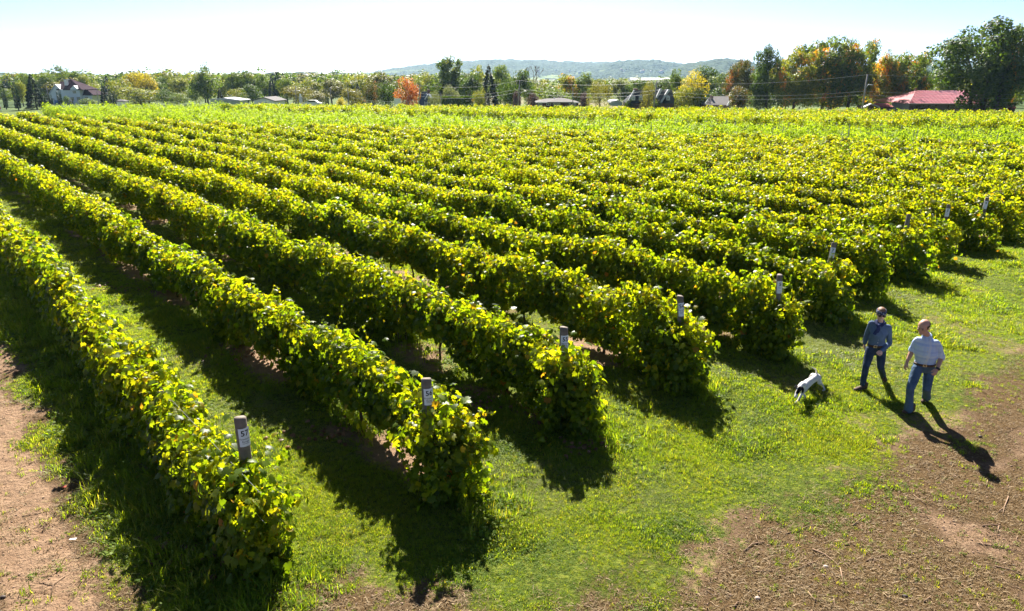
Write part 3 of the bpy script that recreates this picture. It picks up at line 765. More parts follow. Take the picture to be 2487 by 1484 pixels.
# ================================================================== trees
CT = 2.0
def crown(name, mat, lobes, n, leaf, seed, droop=0.0, up=.35, shell=(.72, 1.06)):
    """lobes: (x,y,z,rx,ry,rz); leaf faces through the outer part of each lobe"""
    r = np.random.default_rng(seed); L = np.array(lobes, float)
    w = (L[:, 3] * L[:, 5] + L[:, 4] * L[:, 5] + L[:, 3] * L[:, 4]); w /= w.sum(); k = r.choice(len(L), n, p=w)
    d = r.normal(size=(n, 3)); d /= np.linalg.norm(d, axis=1)[:, None]
    q = r.uniform(shell[0], shell[1], n); c = L[k, :3] + d * L[k, 3:] * q[:, None]
    nr = d + r.normal(size=(n, 3)) * .55; nr[:, 2] += up; nr /= np.linalg.norm(nr, axis=1)[:, None]
    t = np.cross(nr, r.normal(size=(n, 3))); t /= np.linalg.norm(t, axis=1)[:, None]; b = np.cross(nr, t)
    s_ = leaf * r.uniform(.55, 1.35, n)[:, None]
    if droop: t = t * (1 - droop) + np.array([0, 0, -droop])[None]; 
    V = np.stack([c - t * s_, c - b * s_ * .55 - nr * s_ * .12, c + t * s_, c + b * s_ * .55 - nr * s_ * .12], 1).reshape(-1, 3)
    F = np.arange(n * 4).reshape(-1, 4)
    F3 = np.concatenate([F[:, [0, 1, 2]], F[:, [0, 2, 3]]])
    me = npmesh(name, V, F3); me.materials.append(mat); return me
def lobes_broad(seed, n=26, rx=.42, z0=.16, z1=.98, sub=.15, top=.75, bottom=.85):
    r = np.random.default_rng(seed); out = []
    zc = (z0 + z1) / 2; hz = (z1 - z0) / 2
    for i in range(n):
        d = r.normal(size=3); d /= np.linalg.norm(d); q = r.uniform(.35, .78)
        z = d[2] * q; w = rx * (bottom if z < 0 else top) 
        s_ = sub * r.uniform(.7, 1.35)
        out.append((d[0] * q * rx / .78 * .8, d[1] * q * rx / .78 * .8, zc + z * hz, s_, s_, s_ * r.uniform(.75, 1.1)))
    return out
def lobes_poplar(seed, n=30):
    r = np.random.default_rng(seed); out = []
    for i in range(n):
        z = r.uniform(.10, .93); w = .17 * (1 - ((z - .45) / .62) ** 2); a = r.uniform(0, 6.283)
        out.append((math.cos(a) * w * r.uniform(.2, 1), math.sin(a) * w * r.uniform(.2, 1), z, .055 + .02 * r.uniform(), .06, .09))
    return out
def lobes_willow(seed, n=26):
    r = np.random.default_rng(seed); out = []
    for i in range(n):
        a = r.uniform(0, 6.283); q = r.uniform(.1, .36); z = .84 - q * 1.1 + r.uniform(-.05, .08)
        out.append((math.cos(a) * q, math.sin(a) * q, z, .09, .09, .17)); 
        if r.uniform() < .8: out.append((math.cos(a) * q * 1.1, math.sin(a) * q * 1.1, max(.18, z - .27), .07, .07, .17))
    return out
def conifer_mesh(name, mat, seed, n=2200, rad=.2, leaf=.022, col=False):
    r = np.random.default_rng(seed)
    z = 1 - np.sqrt(r.uniform(0, 1, n)) * (.93); z = np.clip(z, .04, 1)
    lay = (np.sin(z * 60 + seed) * .5 + .5) * .2 + .8
    w = rad * (1 - z) ** (.9 if not col else .35) * lay if not col else rad * np.minimum(1, (1 - z) * 5) ** .6 * (.85 + .15 * lay)
    a = r.uniform(0, 6.283, n); w = w * (1 + .18 * np.sin(a * 3 + z * 9)) * r.uniform(.75, 1.08, n)
    c = np.stack([np.cos(a) * w, np.sin(a) * w, z - (w * .25 if not col else 0)], 1)
    d = np.stack([np.cos(a), np.sin(a), np.full(n, -.25 if not col else .8)], 1); d /= np.linalg.norm(d, axis=1)[:, None]
    nr = np.cross(d, r.normal(size=(n, 3))); nr /= np.linalg.norm(nr, axis=1)[:, None]
    s_ = leaf * r.uniform(.6, 1.4, n)[:, None]
    V = np.stack([c - d * s_, c - nr * s_ * .5, c + d * s_ * 1.3, c + nr * s_ * .5], 1).reshape(-1, 3); F = np.arange(n * 4).reshape(-1, 4)
    me = npmesh(name, V, np.concatenate([F[:, [0, 1, 2]], F[:, [0, 2, 3]]])); me.materials.append(mat); return me
def trunk_mesh(name, seed, h=.5, rad=.022, branches=6, spread=.22, mat=None, zb=.2):
    r = random.Random(seed); mb = MB(); mb.tube([(0, 0, -.03), (.004, 0, h * .4), (r.uniform(-.02, .02), 0, h)], [rad * 1.25, rad, rad * .5], 8)
    for i in range(branches):
        a = i * 2.4 + r.random(); z = zb + (h - zb) * r.random(); q = spread * r.uniform(.7, 1.2)
        mb.tube([(0, 0, z), (math.cos(a) * q * .5, math.sin(a) * q * .5, z + q * .6), (math.cos(a) * q, math.sin(a) * q, z + q * 1.2)], [rad * .45, rad * .3, rad * .12], 5)
    return mb.mesh(name, mat or M['bark'], True)
G = lambda a, b, c: [(0, a), (.5, b), (1, c)]
AUT_OR = [(0, (.50, .13, .02)), (.35, (.60, .24, .03)), (.7, (.52, .36, .03)), (.9, (.3, .28, .03)), (1, (.45, .08, .03))]
AUT_YE = [(0, (.34, .28, .03)), (.6, (.46, .36, .04)), (1, (.32, .22, .03))]
M['c_dark'] = leafmat('dark_green_crown', G((.026, .050, .009), (.048, .082, .012), (.09, .125, .018)), (2.2, 2.3, .5), .38, .55, .3)
M['c_mid'] = leafmat('mid_green_crown', G((.05, .09, .014), (.085, .14, .02), (.14, .19, .03)), (2, 1.9, .5), .4, .55, .3, [(0, (.16, .17, .03)), (1, (.24, .21, .04))], 2.2, (.55, .75))
M['c_light'] = leafmat('light_green_crown', G((.09, .135, .018), (.15, .19, .026), (.22, .24, .04)), (2, 1.8, .5), .42, .55, .3, AUT_YE, 2.2, (.55, .8))
M['c_yellow'] = leafmat('yellow_crown', G((.22, .22, .02), (.36, .32, .024), (.48, .40, .03)), (1.8, 1.6, .4), .48, .55, .3, [(0, (.10, .14, .025)), (1, (.14, .18, .03))], 2.6, (.5, .66))
M['c_ochre'] = leafmat('ochre_crown', G((.10, .115, .022), (.17, .175, .03), (.25, .23, .045)), (1.7, 1.5, .5), .38, .55, .3, [(0, (.09, .12, .03)), (1, (.12, .15, .03))], 2.4, (.5, .7))
M['c_maple'] = leafmat('turning_maple_crown', G((.045, .078, .013), (.08, .13, .018), (.15, .19, .028)), (2.4, 2.2, .5), .45, .5, .35, AUT_OR, 3.4, (.57, .64))
M['c_mapley'] = leafmat('yellowing_maple_crown', G((.075, .11, .015), (.14, .17, .02), (.23, .24, .03)), (2.2, 2.0, .4), .45, .5, .35, AUT_OR, 3.2, (.55, .62))
M['c_red'] = leafmat('red_orange_crown', G((.30, .09, .035), (.45, .16, .06), (.42, .24, .06)), (1.6, 1.3, .6), .4, .5, .3, [(0, (.10, .11, .03)), (1, (.16, .16, .03))], 2.6, (.56, .68))
M['c_rust'] = leafmat('rusty_crown', G((.045, .06, .016), (.085, .10, .022), (.13, .14, .03)), (1.7, 1.5, .5), .36, .5, .3, [(0, (.30, .09, .04)), (1, (.40, .17, .05))], 2.8, (.54, .66))
M['c_purple'] = leafmat('purple_crown', G((.05, .03, .035), (.08, .05, .05), (.12, .09, .08)), (1.5, 1.2, 1.0), .3, .5, .3)
M['c_willow'] = leafmat('willow_crown', G((.10, .12, .03), (.16, .17, .04), (.22, .21, .05)), (1.8, 1.6, .5), .4, .55, .3)
M['c_olive'] = leafmat('olive_crown', G((.07, .085, .022), (.11, .12, .03), (.16, .16, .045)), (1.8, 1.6, .5), .38, .55, .3)
M['c_conifer'] = leafmat('spruce_needles', G((.018, .038, .018), (.030, .056, .024), (.05, .08, .03)), (1.3, 1.4, .9), .15, .6, .25)
M['c_pale'] = leafmat('silvery_crown', G((.11, .14, .06), (.17, .2, .09), (.24, .25, .12)), (1.5, 1.5, .8), .38, .55, .3)
CR = {}
def crown_for(kind, mk, v):
    key = (kind, mk, v)
    if key in CR: return CR[key]
    s_ = hash_(kind) * 31 + hash_(mk) * 7 + v * 101 + 5; mt = M[mk]
    if kind == 'b': me = crown('crown', mt, lobes_broad(s_, 34, .42, .10, .98, .12), 4600, .021, s_)
    elif kind == 'B': me = crown('crown', mt, lobes_broad(s_, 85, .44, .0, .98, .085, .8, 1.0), 16000, .0135, s_)
    elif kind == 'a': me = crown('crown', mt, lobes_broad(s_, 20, .36, .35, .98, .085), 1500, .018, s_)
    elif kind == 'f': me = crown('crown', mt, lobes_broad(s_, 30, .5, .02, .97, .17), 3600, .024, s_)         # foliage down to the ground
    elif kind == 't': me = crown('crown', mt, lobes_poplar(s_), 3000, .017, s_)
    elif kind == 'w': me = crown('crown', mt, lobes_willow(s_), 3600, .019, s_, .55)
    elif kind == 'c': me = conifer_mesh('crown', mt, s_, 3600, .2, .019)
    elif kind == 'y': me = conifer_mesh('crown', mt, s_, 1300, .11, .022, True)
    V = np.empty(len(me.vertices) * 3, np.float32); me.vertices.foreach_get('co', V); V = V.reshape(-1, 3)
    zt = np.percentile(V[:, 2], 99.6); V[:, 2] *= 1 / zt
    for ax in (0, 1): V[:, ax] *= .5 / np.percentile(np.abs(V[:, ax]), 96.5)
    me.vertices.foreach_set('co', V.ravel()); me.update()
    CR[key] = me; return me
def hash_(s): return sum(ord(c) * (i + 3) for i, c in enumerate(s))
NATW = {'b': .98, 'B': 1.0, 'a': .80, 'f': 1.15, 't': .40, 'w': .88, 'c': .40, 'y': .22}
TR = [trunk_mesh('trunk', i) for i in range(3)]
NAMES = {'b': 'broadleaf_tree', 'B': 'maple_tree', 'a': 'broadleaf_tree', 'f': 'leafy_tree', 't': 'poplar_tree', 'w': 'willow_tree', 'c': 'spruce_tree', 'y': 'cypress_tree'}
CATS = {'b': 'tree', 'B': 'maple tree', 'a': 'tree', 'f': 'tree', 't': 'poplar', 'w': 'willow', 'c': 'spruce', 'y': 'cypress'}
GRP = 'trees beyond the vineyard'
def tree(cx, ty, wpx, kind, mk, yd, label, v=0, base=None):
    p = at_y(cx, ty, yd); g = float(gz(p.x, yd)); H = p.z - g
    wm = wpx / FPX * yd / 1.054
    root = empty(NAMES[kind], (p.x, yd, g), label, CATS[kind], GRP, (cx * 1.7 + v) % 6.28)
    sw = wm
    link('crown', crown_for(kind, mk, v), root, None, None, None, (sw, sw, H))
    link('trunk', TR[int(cx) % 3], root, None, None, None, (H * .9, H * .9, H if kind in 'bBaw' else H * .9))
    return root
exec_trees = [
 # cx, top, width, kind, mat, dist, label
 (3, 207, 9, 'y', 'c_conifer', 205, 'dark narrow cypress at the extreme left edge of the tree line'),
 (31, 200, 13, 'y', 'c_conifer', 200, 'tall dark columnar cypress, the second from the left edge'),
 (45, 199, 30, 'b', 'c_light', 225, 'yellow green leafy tree between the tall cypress and the dark spruce'),
 (73, 183, 42, 'c', 'c_conifer', 205, 'big dark shaggy spruce left of the white house'),
 (60, 178, 34, 'b', 'c_mid', 250, 'green broadleaf tree rising behind the big dark spruce'),
 (12, 215, 40, 'f', 'c_mid', 260, 'low green tree behind the two leftmost cypresses'),
 (106, 180, 44, 'b', 'c_mid', 290, 'round green tree behind the left wing of the white house'),
 (126, 157, 40, 'a', 'c_mid', 300, 'tall open crowned tree behind the white house, the highest on the left'),
 (160, 165, 44, 'a', 'c_mid', 305, 'open branched tree behind the chimney of the white house'),
 (178, 172, 44, 'b', 'c_mid', 300, 'broad green tree behind the main roof of the white house'),
 (150, 190, 80, 'f', 'c_ochre', 290, 'ochre tinged thicket behind the white house'),
 (200, 182, 32, 'b', 'c_light', 290, 'yellow green tree right of the peak of the white house'),
 (222, 203, 40, 'f', 'c_light', 270, 'yellowing low tree right of the white house'),
 (247, 205, 16, 'c', 'c_conifer', 235, 'slim dark spruce right of the white house'),
 (261, 225, 10, 'y', 'c_conifer', 228, 'small dark cypress just right of the slim spruce'),
 (270, 221, 9, 'y', 'c_conifer', 228, 'middle one of three small cypresses left of the white shed'),
 (277, 228, 9, 'y', 'c_conifer', 228, 'rightmost of three small cypresses left of the white shed'),
 (286, 233, 8, 'y', 'c_conifer', 215, 'tiny dark cypress directly behind the white shed'),
 (284, 192, 60, 'f', 'c_light', 250, 'wide light green tree behind the white shed'),
 (305, 183, 46, 'b', 'c_mid', 275, 'green tree behind and left of the tall yellow pair'),
 (325, 175, 48, 'b', 'c_yellow', 262, 'left one of the tall yellowing pair near the white shed'),
 (352, 178, 44, 'b', 'c_yellow', 258, 'right one of the tall yellowing pair'),
 (335, 212, 90, 'f', 'c_light', 240, 'low light green shrubbery in front of the tall yellow pair'),
 (372, 190, 44, 'b', 'c_mid', 280, 'mid green tree just right of the tall yellow pair'),
 (400, 216, 38, 'f', 'c_dark', 235, 'round dark green low tree left of the tall bare topped tree'),
 (398, 181, 42, 'b', 'c_mid', 290, 'green tree standing above the round dark low one'),
 (432, 189, 52, 'b', 'c_light', 265, 'broad light green tree left of the tall bare topped tree'),
 (428, 226, 50, 'f', 'c_mid', 232, 'bushy green tree at the vineyard edge left of the tall bare topped tree'),
 (490, 178, 64, 'b', 'c_mid', 235, 'big full green tree whose thin tall top stands above the skyline'),
 (492, 149, 42, 'a', 'c_mid', 236, 'thin airy tree top reaching highest over the left skyline'),
 (470, 205, 48, 'f', 'c_mid', 245, 'green tree left beneath the airy tall top'),
 (532, 214, 20, 'c', 'c_conifer', 225, 'dark ragged spruce left of the long low shed'),
 (540, 196, 40, 'b', 'c_light', 270, 'light green tree behind the ragged spruce'),
 (562, 176, 42, 'b', 'c_mid', 262, 'tall green tree above the long low shed'),
 (594, 171, 46, 'b', 'c_mid', 262, 'taller green tree between the low shed and the pale house'),
 (608, 205, 44, 'f', 'c_dark', 240, 'dark green tree left of the pale low house'),
 (576, 214, 42, 'f', 'c_light', 245, 'pale green bushes behind the long low shed'),
 (637, 182, 42, 'b', 'c_mid', 262, 'green tree right behind the pale low house'),
 (658, 188, 24, 'c', 'c_conifer', 240, 'pointed dark spruce behind the pale low house'),
 (692, 190, 36, 'b', 'c_mid', 245, 'fresh green round tree right of the pale low house'),
 (694, 227, 9, 'y', 'c_conifer', 205, 'small cypress right of the pale low house'),
 (716, 208, 60, 'f', 'c_ochre', 232, 'tan and olive tree behind the first street lamp'),
 (748, 188, 54, 'b', 'c_light', 275, 'yellow green tree behind the tan trees'),
 (772, 219, 52, 'f', 'c_ochre', 228, 'tan bushy tree right of the first street lamp'),
 (802, 192, 58, 'b', 'c_olive', 240, 'olive green tree above the small cypress'),
 (793, 227, 9, 'y', 'c_conifer', 205, 'small cypress left of the plain utility pole'),
 (829, 237, 22, 'f', 'c_yellow', 190, 'low bright yellow bush by the plain utility pole'),
 (853, 213, 44, 'f', 'c_ochre', 205, 'ochre green round tree beside the second street lamp'),
 (872, 180, 66, 'b', 'c_light', 240, 'wide yellow green tree behind the second street lamp'),
 (868, 205, 24, 'c', 'c_conifer', 215, 'dark narrow spruce under the wide yellow green tree'),
 (932, 174, 74, 'b', 'c_olive', 225, 'large olive topped tree left of the red orange one'),
 (940, 196, 50, 'f', 'c_dark', 200, 'very dark tree in front of the large olive topped tree'),
 (903, 197, 46, 'f', 'c_rust', 198, 'rusty brown tree left of the very dark tree'),
 (988, 189, 60, 'f', 'c_red', 182, 'red orange maple left of the blue house'),
 (1010, 184, 40, 'b', 'c_light', 250, 'yellow green tree behind the red orange maple'),
 (1040, 178, 40, 'b', 'c_light', 230, 'light green tree left of the tallest poplars'),
 (1075, 142, 44, 't', 'c_mid', 215, 'left trunk of the tallest poplar clump'),
 (1090, 136, 50, 't', 'c_mid', 214, 'central and highest poplar of the tallest clump'),
 (1108, 143, 42, 't', 'c_mid', 216, 'right poplar of the tallest clump'),
 (1086, 172, 76, 'f', 'c_dark', 218, 'dark lower growth under the tallest poplars'),
 (1054, 219, 34, 'w', 'c_pale', 178, 'pale silvery weeping tree right of the blue house'),
 (1096, 207, 38, 'f', 'c_pale', 192, 'pale yellow green tree above the clipped hedge'),
 (1140, 179, 54, 'b', 'c_dark', 205, 'round dark green tree above the clipped hedge'),
 (1160, 159, 38, 'b', 'c_light', 245, 'pale yellow topped tree behind the round dark one'),
 (1187, 162, 48, 'c', 'c_conifer', 195, 'tall pointed spruce right of the clipped hedge'),
 (1165, 213, 30, 'f', 'c_light', 180, 'low yellow green tree at the right end of the clipped hedge'),
 (1215, 158, 42, 'b', 'c_mid', 230, 'green and yellow tree behind the tall pointed spruce'),
 (1233, 191, 46, 'f', 'c_dark', 188, 'rounded dark tree right of the tall pointed spruce'),
 (1262, 170, 52, 'b', 'c_dark', 215, 'dark green group left of the leafless tree'),
 (1284, 196, 40, 'f', 'c_mid', 220, 'green tree under the leafless tree'),
 (1255, 220, 20, 'f', 'c_purple', 178, 'small purple leaved tree by the lamp left of the brown bungalow'),
 (1296, 224, 26, 'f', 'c_purple', 183, 'pinkish grey shrub tree at the left end of the brown bungalow'),
 (1324, 194, 50, 'b', 'c_light', 240, 'yellow green tree behind the left half of the brown bungalow'),
 (1378, 180, 48, 'b', 'c_mapley', 228, 'orange flecked tree behind the brown bungalow'),
 (1416, 178, 42, 'b', 'c_mid', 230, 'green tree behind the right end of the brown bungalow'),
 (1350, 215, 60, 'f', 'c_mid', 215, 'green growth right behind the roof of the brown bungalow'),
 (1421, 224, 22, 'f', 'c_purple', 182, 'dark purple small tree at the right end of the brown bungalow'),
 (1458, 194, 62, 'w', 'c_willow', 178, 'big olive yellow weeping willow right of the brown bungalow'),
 (1507, 194, 40, 'b', 'c_pale', 215, 'pale grey green tree right of the big willow'),
 (1530, 203, 34, 'f', 'c_dark', 212, 'dark tree left behind the gabled grey house'),
 (1531, 240, 22, 'f', 'c_dark', 165, 'low dark round bush beside the gabled grey house'),
 (1515, 245, 9, 'c', 'c_conifer', 165, 'tiny spruce beside the small grey garage'),
 (1552, 190, 36, 'b', 'c_dark', 225, 'dark green tree behind the chimney of the gabled grey house'),
 (1577, 193, 32, 'w', 'c_willow', 158, 'olive weeping tree in front of the gabled grey house'),
 (1613, 192, 54, 'b', 'c_dark', 222, 'dark tree behind the right gable of the grey house'),
 (1592, 241, 26, 'f', 'c_mid', 162, 'low bush at the foot of the leaning pole before the grey house'),
 (1646, 169, 30, 'b', 'c_mid', 180, 'green tree against the left side of the bright yellow one'),
 (1682, 172, 66, 'f', 'c_yellow', 172, 'bright yellow autumn tree right of the gabled house'),
 (1655, 210, 60, 'f', 'c_light', 166, 'yellow green tree in front of the bright yellow one'),
 (1700, 215, 44, 'f', 'c_mid', 168, 'green bushy tree at the right foot of the bright yellow one'),
 (1719, 160, 54, 'b', 'c_dark', 225, 'grey green tree behind the right of the yellow one'),
 (1750, 178, 54, 'b', 'c_mid', 218, 'green tree above the plain grey roof'),
 (1802, 146, 62, 'B', 'c_rust', 182, 'reddish tinged dark tree left of the tall dark maple'),
 (1798, 210, 52, 'f', 'c_rust', 170, 'low reddish green tree right of the plain grey roof'),
 (1877, 113, 72, 'B', 'c_dark', 172, 'tall narrow dark green maple left of the wide orange flecked one'),
 (1945, 118, 100, 'B', 'c_mapley', 165, 'yellow green and orange maple, left part of the wide maple group'),
 (2020, 92, 118, 'B', 'c_maple', 170, 'highest red flecked maple in the middle of the wide maple group'),
 (2083, 99, 96, 'B', 'c_maple', 166, 'green maple at the right of the wide group, behind the leaning pole'),
 (2128, 124, 34, 'b', 'c_dark', 190, 'small dark tree between the wide maple group and the orange pair'),
 (2152, 130, 76, 'B', 'c_mapley', 168, 'orange yellow maple just right of the leaning utility pole'),
 (2212, 127, 96, 'B', 'c_maple', 169, 'orange topped green maple behind the red roofed log house'),
 (2280, 168, 50, 'f', 'c_mid', 230, 'distant small green tree above the log house roof'),
 (2300, 172, 60, 'b', 'c_mid', 172, 'green tree behind the log house right of its ridge'),
 (2396, 50, 178, 'B', 'c_dark', 136, 'huge dark green maple overhanging the log house roof'),
 (2484, 56, 84, 'B', 'c_maple', 134, 'dark maple with an orange crown cut by the right edge'),
 (2440, 150, 130, 'f', 'c_dark', 150, 'dark undergrowth tree behind the huge maple'),
 (1915, 205, 90, 'f', 'c_dark', 196, 'dark undergrowth beneath the left part of the wide maple group'),
 (2020, 200, 110, 'f', 'c_dark', 196, 'dark undergrowth beneath the highest red flecked maple'),
 (2120, 198, 90, 'f', 'c_dark', 194, 'dark undergrowth behind the leaning steel grey pole'),
 (2205, 200, 110, 'f', 'c_dark', 192, 'dark undergrowth left behind the log house'),
 (1760, 212, 60, 'f', 'c_dark', 200, 'dark bushes behind the plain grey roof'),
 (1840, 214, 60, 'f', 'c_mid', 196, 'green bushes between the reddish tree and the tall dark maple'),
 (2560, 60, 110, 'B', 'c_dark', 140, 'dark maple just outside the right edge'),
]
huge = None
for i, t in enumerate(exec_trees):
    if t[0] > 2540: continue
    r_t = tree(*t, v=(i * 7) % 3)
    if t[0] == 2396: huge = r_t
# small hedge of cypresses beside the white house, each one a plant
for i, x in enumerate((96, 102, 108, 114, 120)):
    tree(x, 228 - i % 2, 8, 'y', 'c_conifer', 232, 'small dark cypress in the row of five left of the white house').name = 'cypress_tree'
tree(140, 220, 10, 'y', 'c_conifer', 236, 'dark slim cypress standing before the front wall of the white house')
tree(159, 232, 14, 'f', 'c_dark', 236, 'rounded dark shrub left of the ground floor windows of the white house')
tree(171, 238, 9, 'y', 'c_conifer', 236, 'little pointed shrub between the ground floor windows of the white house')
tree(212, 239, 38, 'f', 'c_mid', 233, 'green clipped arch of shrubbery at the right of the white house')
# big trunks in front of the log house
for cx, yb_ in ((2385, 134.5), (2416, 133.0)):
    p = at_y(cx, 262, yb_); g = float(gz(p.x, yb_)) + .3; rz = -huge.rotation_euler[2]; hl = huge.location
    t = WM(); t.tube([(p.x, yb_, g - 1.5), (p.x + .1, yb_, g + 2), (p.x + .35, yb_, g + 5.5), (p.x + (1.2 if cx > 2400 else -1), yb_, g + 9)], [.62, .48, .42, .25], 10)
    t.V = [tuple(Matrix.Rotation(rz, 3, 'Z') @ (Vector(v) - hl)) for v in t.V]
    t.build('trunk', M['bark'], huge, True, loc=(0, 0, 0))
# leafless tree
p = at_y(1294, 167, 250); g = float(gz(0, 250)); H = p.z - g; mb = MB(); r_ = random.Random(5)
def branch(a, d, L, rad, dep):
    b = a + d * L; mb.tube([a, b], [rad, rad * .6], 5)
    if dep:
        for k in range(3): branch(b, (d + Vector((r_.uniform(-.5, .5), r_.uniform(-.5, .5), r_.uniform(-.05, .3)))).normalized(), L * .68, rad * .6, dep - 1)
branch(Vector((0, 0, 0)), Vector((0, 0, 1)), H * .42, .25, 4)
root = empty('bare_tree', (p.x, 250, g), 'leafless grey tree between the dark group and the brown bungalow', 'tree', GRP)
mb.build('branches', M['wood'], root, loc=(0, 0, 0))

# clipped cedar hedge
a_, b_ = at_y(1073, 245, 172), at_y(1150, 245, 172); g = float(gz(0, 172)); top = at_y(1110, 238, 172).z - g
r = np.random.default_rng(8); n = 5200; L_ = b_.x - a_.x
X = r.uniform(0, L_, n); s_ = r.uniform(0, 1, n); Yv = np.where(s_ < .55, -.9, r.uniform(-.9, .9, n)); Z = np.where(s_ < .55, r.uniform(0, top, n), top + r.normal(0, .06, n) + .12 * np.sin(X * 1.3))
c = np.stack([X, Yv + r.normal(0, .08, n), Z], 1); d = np.stack([r.normal(0, .3, n), r.normal(0, .3, n), np.ones(n)], 1); nr = np.cross(d, r.normal(size=(n, 3))); nr /= np.linalg.norm(nr, axis=1)[:, None]
V = np.stack([c - d * .17, c - nr * .1, c + d * .2, c + nr * .1], 1).reshape(-1, 3); F = np.arange(n * 4).reshape(-1, 4)
root = empty('cedar_hedge', (a_.x, 172, g), 'long clipped dark green cedar hedge beside the yellow road sign', 'hedge')
me = npmesh('foliage', V, np.concatenate([F[:, [0, 1, 2]], F[:, [0, 2, 3]]])); me.materials.append(M['c_dark'])
tag(link('foliage', me, root), kind='stuff')

# the wood beyond, one mass
fm_ = [crown('wood_crown_%d' % i, M[k], lobes_broad(70 + i, 12, .46, .05, .97, .2), 420, .06, 70 + i) for i, k in enumerate(('c_mid', 'c_light', 'c_olive', 'c_dark', 'c_ochre', 'c_mid', 'c_light', 'c_mid'))]
fm_.append(conifer_mesh('wood_conifer', M['c_conifer'], 9, 300, .2, .06))
CF = srccoll('wood', fm_)
r = np.random.default_rng(99); P = []
for y0, y1, n in ((215, 300, 330), (300, 420, 560), (420, 700, 1100), (700, 1150, 2000), (1150, 1500, 1700)):
    y = r.uniform(y0, y1, n); x = r.uniform(-.80, .80, n) * y
    px = 1243.5 + x / y * 1.054 * FPX
    f_ = fbm(x * .008, y * .006, 77)
    keep = (f_ > .40) | (px < 900) & (f_ > .3)
    # leave the plain before the hills lower and more open
    keep &= (px > 1320) | (y > 300)
    keep &= ~((px > 1240) & (px < 1560) & (y > 420) & (f_ < .52))
    P.append(np.stack([x, y, gz(x, y)], 1)[keep])
P = np.concatenate(P); n = len(P); px = 1243.5 + P[:, 0] / P[:, 1] * 1.054 * FPX
hh = r.uniform(7.5, 12.0, n); hh = np.where((px > 1240) & (px < 1780), hh * .72, hh); hh = np.where(P[:, 1] < 300, hh * .85, hh); hh = np.where((px > 560) & (px < 900) & (P[:, 1] > 700), hh * 1.12, hh)
scatter('distant_wood', P, r.uniform(0, 6.28, n), np.stack([hh * r.uniform(.8, 1.4, n), hh * r.uniform(.8, 1.4, n), hh], 1), r.integers(0, 9, n), CF)
tag(bpy.data.objects['distant_wood'], 'mixed green and yellowing woodland beyond the houses', 'woodland')
# ================================================================== buildings
M['white'] = plain('white_render', (.82, .82, .80), .8, .2, 0, .06, 1)
M['maroon'] = plain('dark_maroon_shingle', (.045, .026, .036), .95, .05, 0, .35, 2.5)
M['grey_roof'] = plain('grey_shingle', (.20, .188, .185), .95, .05, 0, .22, 2.5)
M['dgrey_roof'] = plain('dark_grey_shingle', (.085, .09, .10), .95, .05, 0, .25, 2.5)
M['red_roof'] = plain('glossy_red_metal_roof', (.34, .018, .04), .30, .6, .1, .1, 1)
M['red_roof2'] = plain('red_shingle', (.34, .055, .04), .7, .3, 0, .2, 2)
M['brownwall'] = plain('dark_red_brick', (.11, .045, .04), .85, .2, 0, .3, 2)
M['log'] = plain('brown_log', (.13, .07, .045), .75, .25, 0, .35, 3)
M['chink'] = plain('pale_chinking', (.5, .45, .38), .85, .2, 0, .15, 3)
M['glass'] = N('window_glass').done(N('x').pr((.1, .1, .1))) if False else plain('window_glass', (.05, .06, .07), .08, .6, 0, .2, 1)
M['curtain'] = plain('ochre_window', (.34, .27, .11), .4, .4, 0, .2, 3)
M['palegreen'] = plain('pale_green_siding', (.42, .48, .42), .75, .2, 0, .08, 2)
M['bluegrey'] = plain('blue_grey_siding', (.36, .42, .47), .75, .2, 0, .1, 2)
M['navy'] = plain('navy_siding', (.06, .09, .16), .7, .3, 0, .15, 2)
M['brick'] = plain('chimney_brick', (.22, .13, .10), .85, .2, 0, .3, 5)
M['lightgrey'] = plain('light_grey_rake', (.50, .50, .52), .7, .3, 0, .08, 2)
M['galv'] = plain('weathered_pole_wood', (.30, .27, .24), .8, .3, 0, .25, 2)
